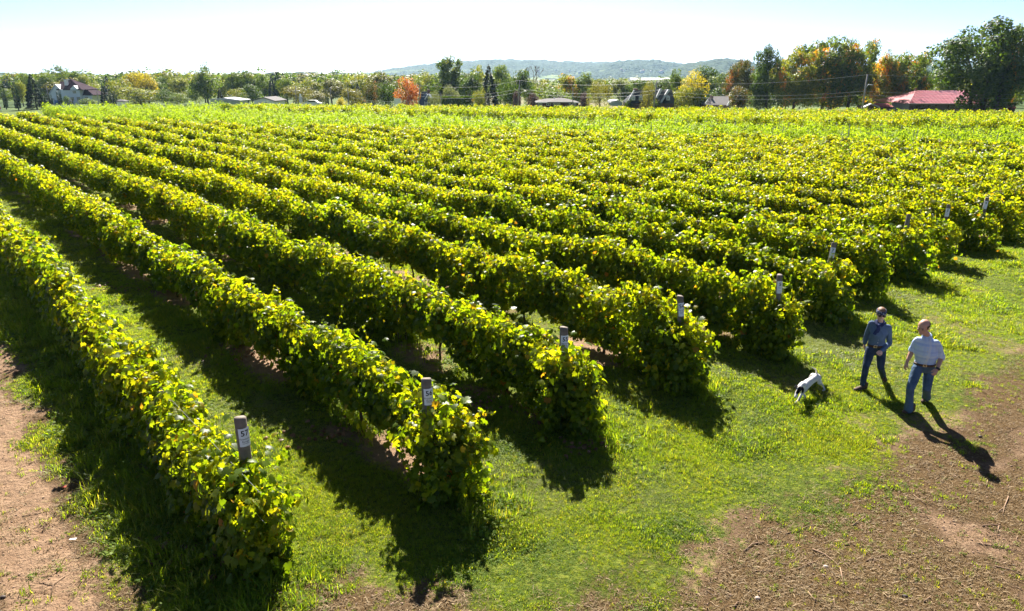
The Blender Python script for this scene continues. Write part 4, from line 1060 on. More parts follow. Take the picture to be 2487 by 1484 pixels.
class B:
    """a building facing the camera; positions given by where its corners stand at the front plane"""
    def __init__(s, name, cx, yd, label, cat, group=None):
        s.yd = yd; s.x = at_y(cx, 240, yd).x; s.g = float(gz(s.x, yd)); s.root = empty(name, (s.x, yd, s.g), label, cat, group)
    def p(s, px, py, dy=0):
        v = at_y(px, py, s.yd + dy); return v.x - s.x, v.z - s.g
    def box(s, name, a, b, y0, y1, mat, down=False):
        x0, z1 = s.p(*a, y0); x1, z0 = s.p(*b, y0)
        if down: z0 = -.2; xx, _ = s.p(a[0], b[1], y0); x0 = xx
        return MB().box(min(x0, x1), max(x0, x1), y0, y1, min(z0, z1), max(z0, z1)).build(name, mat, s.root, loc=(0, 0, 0))
    def gable(s, name, pts, y0, y1, mat):
        return MB().prism([s.p(*q, y0) for q in pts], y0, y1).build(name, mat, s.root, loc=(0, 0, 0))
    def hip(s, name, e0, e1, r0, r1, y0, y1, mat, yr=None, t=.18):
        """eave corners e0,e1 (pixels), ridge ends r0,r1 (pixels)"""
        xa, z = s.p(*e0, y0); xb, _ = s.p(*e1, y0); ym = (y0 + y1) / 2 if yr is None else yr
        ra = s.p(*r0, ym); rb = s.p(*r1, ym)
        V = [(xa, y0, z), (xb, y0, z), (xb, y1, z), (xa, y1, z), (xa, y0, z - t), (xb, y0, z - t), (xb, y1, z - t), (xa, y1, z - t), (ra[0], ym, ra[1]), (rb[0], ym, rb[1])]
        F = [(0, 1, 9, 8), (1, 2, 9), (2, 3, 8, 9), (3, 0, 8), (4, 7, 6, 5), (0, 4, 5, 1), (1, 5, 6, 2), (2, 6, 7, 3), (3, 7, 4, 0)]
        return MB().add(V, F).build(name, mat, s.root, loc=(0, 0, 0))
    def window(s, a, b, y, pane='glass', frame='white', cols=2, f=.09):
        x0, z1 = s.p(*a, y); x1, z0 = s.p(*b, y); m = MB(); y0, y1 = y - .08, y + .06
        m.box(x0, x1, y0, y1, z0, z0 + f).box(x0, x1, y0, y1, z1 - f, z1)
        for i in range(cols + 1):
            xx = x0 + (x1 - x0 - f) * i / cols; m.box(xx, xx + f, y0 + .003, y1, z0 + f, z1 - f)
        fr = m.build('window', M[frame], s.root, loc=(0, 0, 0))
        MB().box(x0 + .02, x1 - .02, y - .03, y + .03, z0 + .02, z1 - .02).build('pane', M[pane], fr, loc=(0, 0, 0))
z1_ = lambda x, y: (x * .25, 121.4 + y * .25)
z2_ = lambda x, y: (621.8 + x * .25, 121.4 + y * .25)
z3_ = lambda x, y: (1243.5 + x * .25, 121.4 + y * .25)
z4_ = lambda x, y: (1865 + x * .25, 30.4 + y * .25)
# white house, far left
h = B('white_house', 175, 250, 'white two storey house with steep dark maroon roofs at the left behind the vineyard', 'house')
h.gable('wall', [z1_(480, 535), z1_(480, 430), z1_(535, 343), z1_(582, 388), z1_(600, 535)], 0, 8, M['white'])
h.gable('roof_trim', [z1_(474, 434), z1_(472, 424), z1_(533, 333), z1_(588, 384), z1_(584, 392), z1_(534, 342)], -.35, 8.2, M['lightgrey'])
h.box('wall', z1_(573, 383), z1_(640, 530), 2, 9, M['white'], True)
h.box('porch_roof', z1_(575, 425), z1_(628, 450), .2, 2.0, M['maroon'])
h.box('wall', z1_(614, 384), z1_(797, 530), -1.6, 8, M['white'], True)
h.box('wall', z1_(790, 436), z1_(905, 530), 0, 8, M['white'], True)
h.hip('roof', z1_(545, 385), z1_(735, 385), z1_(588, 305), z1_(700, 305), -.4, 10, M['maroon'])
h.hip('roof', z1_(608, 385), z1_(795, 385), z1_(678, 276), z1_(681, 276), -2.1, 8, M['maroon'], yr=3)
h.hip('roof', z1_(700, 437), z1_(905, 437), z1_(722, 303), z1_(752, 303), -.3, 9, M['maroon'], yr=4)
h.hip('roof', z1_(838, 434), z1_(910, 434), z1_(848, 378), z1_(900, 378), 3, 9.5, M['maroon'])
h.gable('dormer', [z1_(683, 388), z1_(683, 376), z1_(713, 345), z1_(747, 376), z1_(750, 388)], -2.5, 1, M['white'])
h.box('chimney', z1_(618, 290), z1_(649, 345), -.9, .4, M['white']); h.box('chimney_cap', z1_(614, 285), z1_(652, 292), -1.1, .6, M['lightgrey'])
for a, b, y in (((583, 395), (612, 418), 1.95), ((702, 395), (745, 425), -1.65), ((682, 455), (726, 495), -1.65), ((742, 453), (788, 495), -1.65), ((820, 452), (862, 472), -.05), ((505, 466), (533, 486), -.05)):
    h.window(z1_(*a), z1_(*b), y, 'curtain', 'white', 3)
h = B('garden_shed', 293, 180, 'small white shed with a shallow grey hip roof standing at the vineyard edge', 'shed')
h.box('wall', z1_(1137, 497), z1_(1208, 532), 0, 2, M['white'], True); h.hip('roof', z1_(1130, 497), z1_(1214, 497), z1_(1165, 478), z1_(1180, 478), -.15, 2.2, M['grey_roof'])
h = B('low_shed', 548, 190, 'long low pale green shed with a nearly flat white edged roof', 'shed')
h.box('wall', z1_(2048, 478), z1_(2318, 520), .3, 7, M['palegreen'], True)
h.gable('roof', [z1_(2040, 484), z1_(2040, 476), z1_(2170, 464), z1_(2335, 487), z1_(2335, 496)], -.3, 7.5, M['lightgrey'])
h.window(z1_(2075, 492), z1_(2100, 505), .25); h.window(z1_(2220, 496), z1_(2245, 508), .25)
h = B('pale_house', 645, 185, 'low pale house with a white trimmed gable right of the dark green tree', 'house')
h.gable('wall', [z2_(-30, 535), z2_(-20, 492), z2_(72, 466), z2_(172, 498), z2_(176, 535)], 0, 9, M['white'])
h.gable('roof', [z2_(-32, 494), z2_(-30, 486), z2_(72, 457), z2_(186, 494), z2_(186, 502), z2_(72, 467)], -.5, 9.4, M['grey_roof'])
h.window(z2_(88, 500), z2_(108, 518), -.05, 'navy' if 'navy' in M else 'glass', 'white', 2); h.window(z2_(10, 505), z2_(55, 530), -.05, 'lightgrey', 'white', 4)
h = B('blue_house', 1035, 178, 'dark blue house with white rake boards and a brick chimney behind the red orange maple', 'house')
h.gable('wall', [z2_(1560, 540), z2_(1600, 470), z2_(1648, 415), z2_(1690, 470), z2_(1696, 540)], 1, 8, M['navy'])
h.gable('roof', [z2_(1596, 474), z2_(1606, 404), z2_(1662, 404), z2_(1642, 474)], 2, 2.4, M['dgrey_roof'])
h.gable('rake_board', [z2_(1634, 478), z2_(1664, 432), z2_(1670, 436), z2_(1642, 482)], .3, .9, M['white'])
h.box('chimney', z2_(1662, 385), z2_(1688, 425), 3, 4.2, M['brick'])
h.box('porch_rail', z2_(1636, 512), z2_(1692, 518), -.6, -.4, M['white'])
for x in (1638, 1662, 1686): h.box('porch_post', z2_(x, 500), z2_(x + 4, 530), -.55, -.4, M['white'], True)
h = B('bungalow', 1355, 172, 'low brown brick bungalow with a wide grey hip roof and white windows', 'house')
h.box('wall', z3_(248, 512), z3_(645, 540), .4, 9, M['brownwall'], True)
h.hip('roof', z3_(232, 508), z3_(658, 510), z3_(345, 470), z3_(520, 470), -.3, 9.6, M['grey_roof'])
h.hip('roof', z3_(345, 505), z3_(600, 505), z3_(455, 462), z3_(480, 462), -1.0, 8, M['grey_roof'])
h.box('fascia', z3_(230, 508), z3_(660, 514), -.38, -.31, M['white'])
for x0, x1 in ((252, 292), (335, 378), (398, 430), (438, 468), (552, 572), (600, 622)): h.window(z3_(x0, 517), z3_(x1, 540), .35, 'glass', 'white', 2)
h.box('roof_vent', z3_(404, 459), z3_(418, 472), 3.5, 4.0, M['lightgrey']); h.box('chimney', z3_(455, 454), z3_(468, 468), 3.5, 4.2, M['brick'])
h = B('garage', 1498, 166, 'small blue grey garage with a pale gable between the willow and the gabled house', 'garage')
h.gable('wall', [z3_(978, 545), z3_(972, 516), z3_(1030, 492), z3_(1072, 514), z3_(1074, 545)], 0, 6, M['bluegrey'])
h.gable('roof', [z3_(960, 514), z3_(965, 496), z3_(1030, 486), z3_(1080, 512), z3_(1078, 519), z3_(1030, 493), z3_(972, 520)], -.3, 6.3, M['lightgrey'])
h = B('gabled_house', 1580, 164, 'grey shingled house with steep narrow gables, pale rakes and small dormers', 'house')
h.box('wall', z3_(1145, 515), z3_(1570, 545), 1.2, 10, M['brick'], True)
h.gable('roof', [z3_(1135, 520), z3_(1188, 392), z3_(1560, 394), z3_(1572, 520)], 1.0, 1.4, M['dgrey_roof'])
x0, zz0 = h.p(*z3_(1135, 518)); x1, _ = h.p(*z3_(1572, 518)); xr0, zz1 = h.p(*z3_(1190, 390), 5); xr1, _ = h.p(*z3_(1560, 390), 5)
MB().add([(x0, .2, zz0), (x1, .2, zz0), (xr1, 5, zz1), (xr0, 5, zz1), (x0, 10, zz0), (x1, 10, zz0)], [(0, 1, 2, 3), (3, 2, 5, 4), (0, 3, 4), (1, 5, 2)]).build('roof', M['dgrey_roof'], h.root, loc=(0, 0, 0))
h.gable('rake_board', [z3_(1126, 494), z3_(1186, 388), z3_(1196, 392), z3_(1138, 498)], .0, .5, M['lightgrey'])
h.box('chimney', z3_(1184, 374), z3_(1220, 396), 3.2, 4.4, M['brick'])
for a, pk in ((1400, 1448), (1436, 1526)):
    d = pk - a
    h.gable('rake_board', [z3_(a, 462 + (a > 1420) * 50), z3_(pk - 6, 376 + (a > 1420) * 6), z3_(pk + 14, 380 + (a > 1420) * 6), z3_(a + 14, 470 + (a > 1420) * 48)], -1.2, -.2, M['lightgrey'])
    h.gable('gable_roof', [z3_(a + 16, 520), z3_(a + 16, 474 + (a > 1420) * 30), z3_(pk + 12, 384), z3_(pk + 52, 470), z3_(pk + 50, 520)], -.6, 5, M['dgrey_roof'])
for x in (1163, 1238, 1500):
    h.gable('dormer', [z3_(x, 490), z3_(x - 2, 452), z3_(x + 15, 440), z3_(x + 36, 452), z3_(x + 34, 490)], -.4 - (x > 1400) * .6, 2.5, M['lightgrey'])
    h.window(z3_(x + 5, 456), z3_(x + 27, 486), -.46 - (x > 1400) * .6, 'glass', 'white', 2)
h = B('grey_roofed_house', 1745, 162, 'house with one plain grey roof and white verge boards left of the reddish tree', 'house')
h.box('wall', z3_(1890, 525), z3_(2110, 560), .5, 8, M['brick'], True)
x0, zz0 = h.p(*z3_(1882, 535)); x1, _ = h.p(*z3_(2112, 537)); xr0, zz1 = h.p(*z3_(1946, 449), 5); xr1, _ = h.p(*z3_(2104, 450), 5)
MB().add([(x0, 0, zz0), (x1, 0, zz0), (xr1, 5, zz1), (xr0, 5, zz1), (x0, 10, zz0), (x1, 10, zz0)], [(0, 1, 2, 3), (3, 2, 5, 4), (0, 3, 4), (1, 5, 2)]).build('roof', M['grey_roof'], h.root, loc=(0, 0, 0))
h.gable('verge_board', [z3_(2088, 540), z3_(2112, 498), z3_(2120, 502), z3_(2098, 544)], -.4, -.1, M['white'])
h.gable('verge_board', [z3_(1876, 520), z3_(1902, 478), z3_(1908, 484), z3_(1884, 526)], -.4, -.1, M['white'])
h.box('chimney', z3_(1936, 446), z3_(1955, 474), 3.0, 4.2, M['brick'])
# red roofed log house
h = B('log_house', 2305, 148, 'long log house with a shining red metal roof under the huge dark maple', 'house')
def slope(h, e0, e1, r0, r1, dep, mat, ribs=0):
    x0, z0 = h.p(*e0); x1, _ = h.p(*e1); a0, z1 = h.p(*r0, dep); a1, _ = h.p(*r1, dep)
    rf = MB().add([(x0, -.5, z0), (x1, -.5, z0), (a1, dep, z1), (a0, dep, z1), (x0, 2 * dep, z0), (x1, 2 * dep, z0)], [(0, 1, 2, 3), (3, 2, 5, 4), (0, 3, 4), (1, 5, 2), (0, 4, 5, 1)]).build('roof', mat, h.root, loc=(0, 0, 0))
    if ribs:
        m = MB()
        for i in range(ribs + 1):
            u = i / ribs; xa = x0 + (x1 - x0) * u; xb = a0 + (a1 - a0) * u
            m.tube([(xa, -.52, z0 + .02), (xb, dep, z1 + .03)], .035, 4)
        m.build('standing_seams', mat, rf, loc=(0, 0, 0))['kind'] = 'stuff'
h.box('wall', z4_(1385, 888), z4_(2150, 960), .35, 8, M['chink'], True)
slope(h, z4_(1362, 884), z4_(1950, 886), z4_(1438, 758), z4_(1990, 762), 7.6, M['red_roof'], 44)
slope(h, z4_(1925, 888), z4_(2148, 888), z4_(1975, 800), z4_(2192, 798), 5.2, M['red_roof'], 16)
h.box('eave_board', z4_(1362, 883), z4_(1950, 890), -.58, -.5, M['lightgrey'])
x0, zt = h.p(*z4_(1383, 892)); x1, zb_ = h.p(*z4_(2152, 950)); nlog = 12; lz = (zt + .0) / nlog
for i in range(nlog):
    MB().tube([(x0, .27, (i + .5) * lz), (x1, .27, (i + .5) * lz)], lz * .36, 8).build('log', M['log'], h.root, loc=(0, 0, 0))
for a, b, c_ in ((1418, 1512, 5), (1560, 1632, 4), (1758, 1852, 5), (1965, 2030, 3)): h.window(z4_(a, 896), z4_(b, 936), .06, 'glass', 'log', c_)
h.gable('gable_wall', [z4_(2146, 940), z4_(2150, 885), z4_(2188, 806), z4_(2200, 940)], 3.2, 6, M['log'])
h.box('chimney', z4_(1438, 732), z4_(1448, 762), 3.6, 4.1, M['brick'])
h = B('outbuilding', 2130, 150, 'small red roofed outbuilding with a pale gable edge right of the leaning pole', 'outbuilding')
h.box('wall', z4_(960, 910), z4_(1200, 950), .5, 5, M['log'], True)
slope(h, z4_(1075, 916), z4_(1215, 916), z4_(1040, 880), z4_(1165, 878), 2.5, M['red_roof2'])
h.gable('verge_board', [z4_(925, 922), z4_(1008, 884), z4_(1088, 914), z4_(1084, 921), z4_(1008, 891), z4_(930, 928)], -.8, .2, M['lightgrey'])
h = B('outbuilding', 2428, 146, 'little log outbuilding with a red roof at the far right under the maples', 'outbuilding')
h.box('wall', z4_(2205, 928), z4_(2400, 950), .5, 4, M['log'], True)
slope(h, z4_(2200, 930), z4_(2290, 932), z4_(2214, 896), z4_(2284, 896), 2.0, M['red_roof2'])
slope(h, z4_(2322, 932), z4_(2402, 934), z4_(2334, 900), z4_(2396, 902), 2.0, M['red_roof2'])
# white polytunnels and far farms
h = B('greenhouse', 1582, 520, 'long white greenhouse on the plain behind the gabled house', 'greenhouse')
x0, z0 = h.p(1533, 194.6); x1, z1 = h.p(1630, 189.3)
pts = [(y_, z0 + (z1 - z0) * math.sin(math.pi * (y_ / 16))) for y_ in np.linspace(0, 16, 9)]
MB().prismx([(0, 0)] + pts + [(16, 0)], x0, x1).build('tunnel', M['white'], h.root, loc=(0, 0, 0))
far = [(1308, 171.5, 5, 5), (1309, 177, 3, 10), (1408, 175, 8, 3), (1384, 171, 5, 2.5), (1350, 170.5, 7, 2), (1558, 173, 7, 3), (1563, 170.5, 3, 3), (1581, 172, 4, 2.5), (1604, 174, 14, 2.5), (1608, 171.5, 8, 3), (1636, 173, 9, 3), (1634, 170.5, 7, 2.5), (1509, 168, 5, 2.5), (1525, 168.3, 4, 1.5), (1420, 171, 3, 2), (1515, 171.5, 4, 2)]
for i, (x, y, w_, hh_) in enumerate(far):
    dv = Vector(ray(x, y + hh_ * .6)).normalized(); hit = [q for q in (b.ray_cast(Vector((0, 0, CAM_H)), dv) for b in HILLS) if q[0] is not None]
    if not hit: continue
    v = min(hit, key=lambda q: q[3])[0]; yd = v.y; k_ = yd / 1.054 / FPX
    m_ = MB().box(-w_ * k_ / 2, w_ * k_ / 2, 0, 12, -6, hh_ * k_ * .6)
    root = empty('farm_building', (v.x, yd - 6, v.z), 'white farm building on the slope below the blue hills', 'farm', 'farm buildings below the hills')
    m_.build('wall', M['white'], root, loc=(0, 0, 0))
    MB().prism([(-w_ * k_ / 2 - 1, hh_ * k_ * .6 + .1), (0, hh_ * k_), (w_ * k_ / 2 + 1, hh_ * k_ * .6 + .1)], -1, 13).build('roof', M['lightgrey'] if i % 3 else M['red_roof2'], root, loc=(0, 0, 0))

# ================================================================== poles, lamps, wires
tops = {}
def pole(key, top, basex, yd, label, lamp=None, r_=.14, name='utility_pole', arm=None):
    t = at_y(top[0], top[1], yd); b = at_y(basex[0], basex[1], yd); g = float(gz(0, yd))
    d = (b - t); b2 = t + d * ((t.z - g) / (t.z - b.z))
    root = empty(name, (b2.x, yd, g), label, 'utility pole', 'poles along the road behind the vineyard')
    L = Vector((b2.x, yd, g)); MB().tube([Vector((0, 0, -.2)), t - L], [r_, r_ * .7], 8).build('pole_shaft', M['galv'], root, True, loc=(0, 0, 0))
    if lamp:
        l0 = at_y(*lamp[0], yd) - L; l1 = at_y(*lamp[1], yd) - L; mid = l0.lerp(l1, .5) + Vector((0, 0, .35))
        a = MB().tube([l0, mid, l1], .05, 6).build('lamp_arm', M['metal'], root, True, loc=(0, 0, 0))
        MB().ball(l1 + Vector((.25 if l1.x > l0.x else -.25, 0, -.02)), (.45, .2, .12)).build('lamp_head', M['metal'], a, True, loc=(0, 0, 0))
    tops[key] = (t, b2)
pole('a', (717.5, 207.6), (719.5, 251), 185, 'pole with street lamp among the tan trees, leftmost of the two lamps there', ((718.5, 226), (722.5, 220.5)))
pole('b', (801.5, 214), (804.6, 251), 180, 'plain thin pole between the two street lamps on the left', None, .11)
pole('c', (844.5, 214), (847, 251), 178, 'pole with a long armed street lamp before the ochre round tree', ((846, 226), (856, 223)))
pole('d', (1020, 206), (1016.5, 252), 172, 'pole standing right against the red orange maple', None)
pole('e', (1071, 226), (1071, 252), 170, 'short pole at the left end of the clipped hedge', None, .1)
pole('f', (1262.5, 194.5), (1258, 255), 165, 'tall pole with curved street lamp left of the brown bungalow', ((1261, 232), (1273, 221.5)))
pole('g', (1391.5, 212), (1391, 256), 166, 'thin plain pole in front of the brown bungalow roof', None, .11)
pole('h', (1595.5, 197.5), (1588, 258), 155, 'thick leaning pole in front of the gabled grey house', None, .2)
pole('i', (2107.3, 180.5), (2094.5, 261), 140, 'tall leaning steel grey pole with a lamp before the maples', ((2104, 213), (2113, 206)), .2)
pole('j', (112, 208), (116.5, 234), 232, 'pole beside the left wing of the white house', None, .12)
pole('k', (235, 214), (238, 244), 228, 'pole with a lamp right of the white house', ((236, 222), (240, 215)), .12)
pole('m', (2660, 170), (2640, 262), 136, 'pole beyond the right edge', None, .2) if False else None
def wire(a, b, sag, label):
    a = Vector(a); b = Vector(b); pts = [a.lerp(b, i / 16) - Vector((0, 0, sag * 4 * (i / 16) * (1 - i / 16))) for i in range(17)]
    m = WM(); m.tube(pts, .014, 4); o = m.build('power_line', M['metal'], None); tag(o, label, 'power line', 'power lines along the road')
T = lambda k, dz=0: tops[k][0] + (tops[k][1] - tops[k][0]).normalized() * dz
rt = at_y(2640, 181, 128)
for dz, lb in ((.05, 'topmost'), (1.9, 'second'), (2.6, 'lower'), (3.3, 'lowest')):
    wire(T('i', dz + (1.2 if dz > 1 else 0)), rt - Vector((0, 0, (dz + 1.2) if dz > 1 else dz)), .5, '%s wire from the tall leaning pole to the right edge across the dark maple' % lb)
    if dz < 3: wire(T('h', dz), T('i', dz + (1.2 if dz > 1 else 0)), 1.0, '%s wire between the two leaning poles' % lb)
    if dz < 3: wire(T('f', dz), T('h', dz), .9, '%s wire from the curved lamp pole to the thick leaning pole' % lb)
    if dz < 3: wire(T('d', dz), T('f', dz), 1.0, '%s wire from the pole at the red maple to the curved lamp pole' % lb)
wire(T('c', 2), T('d', 3.5), .8, 'wire sagging in front of the very dark tree')
# small things along the road
def small(name, px, py, yd, fn, label, cat):
    v = at_y(px, py, yd); root = empty(name, (v.x, yd, v.z), label, cat); fn(root); return root
def diamond(root):
    MB().prism([(-.45, .8), (0, .35), (.45, .8), (0, 1.25)], 0, .03).build('panel', plain('yellow_sign', (.7, .42, .02), .5), root, loc=(0, 0, 0)); MB().tube([(0, .06, -3), (0, .06, 1.1)], .03, 6).build('sign_post', M['metal'], root, loc=(0, 0, 0))
small('road_sign', 1149, 252, 165, diamond, 'yellow diamond road sign at the right end of the clipped hedge', 'road sign')
def board(root):
    MB().box(-.75, .75, 0, .06, -.2, 1.1).build('panel', M['white'], root, loc=(0, 0, 0)); MB().box(-.7, -.62, .02, .08, -3, -.2).box(.62, .7, .02, .08, -3, -.2).build('sign_post', M['metal'], root, loc=(0, 0, 0))
small('notice_board', 1185.5, 252.5, 165, board, 'pale board between two trees', 'board') if False else None
small('notice_board', 965.5, 251, 165, board, 'small white board at the vineyard edge before the red orange maple', 'board')
def box_(root):
    MB().box(-.35, .35, 0, .4, -.4, 1.5).build('cabinet', M['lightgrey'], root, loc=(0, 0, 0)); MB().box(-.2, .2, .05, .3, 1.5, 2.2).build('cabinet_top', M['white'], root, loc=(0, 0, 0)); MB().box(-.3, .3, .05, .35, -3, -.4).build('pedestal', M['lightgrey'], root, loc=(0, 0, 0))
small('roadside_cabinet', 730.5, 250, 178, box_, 'narrow white roadside cabinet just right of the first street lamp', 'cabinet')
def car(root):
    mb = MB(); P_ = [(-2.1, -.5), (-2.15, .1), (-1.5, .25), (-.9, .75), (.7, .75), (1.3, .28), (2.1, .1), (2.15, -.5)]
    mb.prism(P_, 0, 1.7).build('body', M['white'], root, loc=(0, 0, 0))
    MB().prism([(-1.3, .28), (-.82, .68), (.62, .68), (1.1, .28)], -.01, .0).build('side_window', M['glass'], root, loc=(0, 0, 0))
    for x in (-1.35, 1.35): MB().tube([(x, -.05, -.5), (x, .25, -.5)], .33, 12).build('wheel', M['ink'], root, loc=(0, 0, 0))
small('parked_car', 758, 251.3, 172, car, 'white car roof showing above the vines right of the first street lamp', 'car')
def bin_(root):
    MB().box(-.35, .35, 0, .7, 0, 1.0).build('bin_body', plain('blue_plastic', (.02, .09, .30), .4), root, loc=(0, 0, 0)); MB().box(-.38, .38, -.05, .72, 1.0, 1.1).build('lid', plain('blue_lid', (.02, .07, .24), .4), root, loc=(0, 0, 0))
small('wheeled_bin', 136, 252, 225, bin_, 'blue wheeled bin on the lawn before the white house', 'bin')
def edge_sign(root):
    MB().box(-.25, .12, 0, .02, .6, 1.5).build('panel', M['paper'], root, loc=(0, 0, 0)); MB().tube([(0, .05, -.3), (0, .05, 1.4)], .03, 6).build('sign_post', M['metal'], root, loc=(0, 0, 0))
    MB().box(-.05, .08, -.01, -.004, .75, 1.0).build('orange_mark', plain('orange_print', (.8, .25, .02), .5), root, loc=(0, 0, 0))
v = at_z(1.5, 268, 1.5); rs_ = empty('row_sign', (v.x, v.y, .9), 'white and orange sign cut by the left edge above the far vines', 'sign'); edge_sign(rs_)
# ================================================================== people and dog
zp = lambda x, y: (2052.3 + x * .20457, 716.5 + y * .20458)
zd = lambda x, y: (1894.4 + x * .10231, 868.3 + y * .10229)
M['skin'] = plain('skin', (.50, .27, .19), .5, .35, 0, .08, 12)
M['skin2'] = plain('fair_skin', (.58, .34, .26), .5, .35, 0, .08, 12)
M['hairbrown'] = plain('short_brown_hair', (.06, .035, .022), .7, .3, 0, .4, 60)
M['leather'] = plain('brown_leather', (.075, .035, .02), .5, .4, 0, .3, 12)
M['boot'] = plain('brown_suede_boot', (.085, .05, .035), .75, .25, 0, .3, 14)
M['brass'] = plain('brass_buckle', (.6, .5, .3), .3, .5, .8, .1)
M['black'] = plain('black_plastic', (.012, .012, .014), .25, .5, 0, .2)
M['lip'] = plain('lip', (.33, .12, .10), .5, .3)
M['teeth'] = plain('teeth', (.75, .72, .66), .4, .3)
def denim(name, a, b):
    m = N(name); c = m.coord()
    f = m.noise(c, 7, 4, .6); w = m.noise(c, 220, 2)
    col = m.mix(m.ramp(f, [(.35, 0), (.7, 1)]), a, b); col = m.mix(m.math('MULTIPLY', w, .35), col, tuple(x * 1.5 for x in b))
    return m.done(m.pr(col, .85, .15, 0, m.bump(m.noise(c, 16, 3, .6, dist=.6), .5, .03)))
M['denim'] = denim('blue_denim', (.035, .065, .12), (.085, .135, .21))
M['denim2'] = denim('dark_denim', (.018, .03, .055), (.04, .06, .10))
def plaid():
    m = N('light_blue_plaid_cotton'); c = m.coord(); sp = m.n('ShaderNodeSeparateXYZ'); m.l(c, sp.inputs[0])
    def band(ax, f, ph, lo):
        s_ = m.math('SINE', m.math('ADD', m.math('MULTIPLY', sp.outputs[ax], f), ph)); return m.ramp(s_, [(lo, 0), (lo + .12, 1)])
    col = m.mix(m.math('MULTIPLY', band(0, 55, .6, .55), .5), (.56, .68, .90), (.46, .59, .87))
    col = m.mix(m.math('MULTIPLY', band(2, 48, 1.0, .60), .5), col, (.38, .50, .80))
    col = m.mix(m.math('MULTIPLY', band(0, 27, 2.2, .80), .55), col, (.74, .79, .88)); col = m.mix(m.math('MULTIPLY', band(2, 24, .3, .82), .5), col, (.74, .79, .88))
    d = m.pr(col, .85, .15, 0, m.bump(m.noise(c, 13, 3, .6, dist=.8), .55, .04)); t = m.n('ShaderNodeBsdfTranslucent'); m.l(col, t.inputs[0])
    mx = m.n('ShaderNodeMixShader'); mx.inputs[0].default_value = .18; m.l(d.outputs[0], mx.inputs[1]); m.l(t.outputs[0], mx.inputs[2]); return m.done(mx)
M['plaid'] = plaid()
def cotton(name, col):
    m = N(name); c = m.coord(); k = m.mix(m.noise(c, 5, 3), tuple(x * .8 for x in col), tuple(x * 1.2 for x in col))
    return m.done(m.pr(k, .85, .15, 0, m.bump(m.noise(c, 13, 3, .6, dist=.8), .6, .04)))
M['chambray'] = cotton('blue_grey_chambray', (.09, .135, .22)); M['navyscarf'] = cotton('navy_scarf', (.025, .035, .10))
m = N('navy_spotted_bandana'); v = m.n('ShaderNodeTexVoronoi'); m.l(m.coord(), v.inputs[0]); v.inputs['Scale'].default_value = 52; v.inputs['Randomness'].default_value = .25
M['bandana'] = m.done(m.pr(m.ramp(v.outputs['Distance'], [(.25, (.6, .62, .7)), (.32, (.02, .025, .07))]), .8, .2))
def head(root, c, fwd, up, skin, sc_=1.0):
    f = Vector(fwd).normalized(); u = Vector(up).normalized(); u = (u - f * u.dot(f)).normalized(); s_ = u.cross(f) * -1   # s_: the person's left
    s_ = f.cross(u) * -1
    Mx = Matrix((s_, f, u)).transposed()
    L = lambda x, y, z: c + (s_ * x + f * y + u * z) * sc_
    return L, Mx, (s_, f, u)
def hand(mb, w, d, n, t, L=.185, curl=.5):
    """wrist w, finger direction d, back-of-hand normal n, thumb side t"""
    d = Vector(d).normalized(); n = Vector(n); n = (n - d * n.dot(d)).normalized(); t = Vector(t); t = (t - d * t.dot(d) - n * t.dot(n)).normalized()
    pl = L * .5
    mb.ell([w, w + d * pl * .5, w + d * pl], [(.026, .018), (.04, .017), (.041, .014)], t, 12)
    for i, (o_, fl) in enumerate(((.030, .40), (.011, .46), (-.010, .43), (-.029, .33))):
        b = w + d * pl * .92 + t * o_; ln = L * fl; k1 = b + (d * (1 - curl * .25) - n * curl * .5) * ln * .45
        k2 = k1 + (d * (1 - curl * .9) - n * curl) * ln * .32; k3 = k2 + (d * (.55 - curl) - n * (curl + .15)) * ln * .25
        mb.ell([b, k1, k2, k3], [.0098, .009, .0082, .0068], t, 8)
    b = w + d * pl * .25 + t * .026; mb.ell([b, b + (d * .7 + t * .65 - n * .2) * .035, b + (d * 1.6 + t * .75 - n * .6) * .035, b + (d * 2.3 + t * .6 - n * 1.1) * .034], [.015, .0125, .011, .009], n, 8)
def place(root, name, mb, mat, vox=None, sm=2, parent=None, smooth_=True):
    me = mb.mesh(name, mat, smooth_, root.location)
    if vox: 
        me2 = remesh(me, vox, sm); me2.materials.clear(); me2.materials.append(mat); me2.name = name; me = me2
    return link(name, me, parent or root)
def shoe(mb, heel, toe, up=(0, 0, 1), w=.048, h=.075):
    heel = Vector(heel); toe = Vector(toe); d = (toe - heel).normalized(); up = Vector(up); sd_ = d.cross(up).normalized(); u = sd_.cross(d)
    mb.ell([heel + u * .048, heel.lerp(toe, .35) + u * .05, heel.lerp(toe, .7) + u * .038, toe - d * .03 + u * .028], [(w * .8, .045), (w * .88, .046), (w, .034), (w * .82, .024)], sd_, 14)
    mb.ell([heel + u * .05, heel + u * .13], [(w * .95, w * 1.05), (w * .95, w)], sd_, 12)
def beltring(mb, c, a, b, side, up, h=.036, n=28):
    up = Vector(up).normalized(); side = Vector(side); side = (side - up * side.dot(up)).normalized(); f = up.cross(side); V = []
    for z in (-h / 2, h / 2):
        for k in range(n):
            an = 2 * math.pi * k / n; V.append(c + side * a * math.cos(an) + f * b * math.sin(an) + up * z)
    for z in (h / 2, -h / 2):
        for k in range(n):
            an = 2 * math.pi * k / n; V.append(c + side * (a - .012) * math.cos(an) + f * (b - .012) * math.sin(an) + up * z)
    F = [(j * n + k, j * n + (k + 1) % n, ((j + 1) % 4) * n + (k + 1) % n, ((j + 1) % 4) * n + k) for j in range(4) for k in range(n)]
    mb.add(V, F)
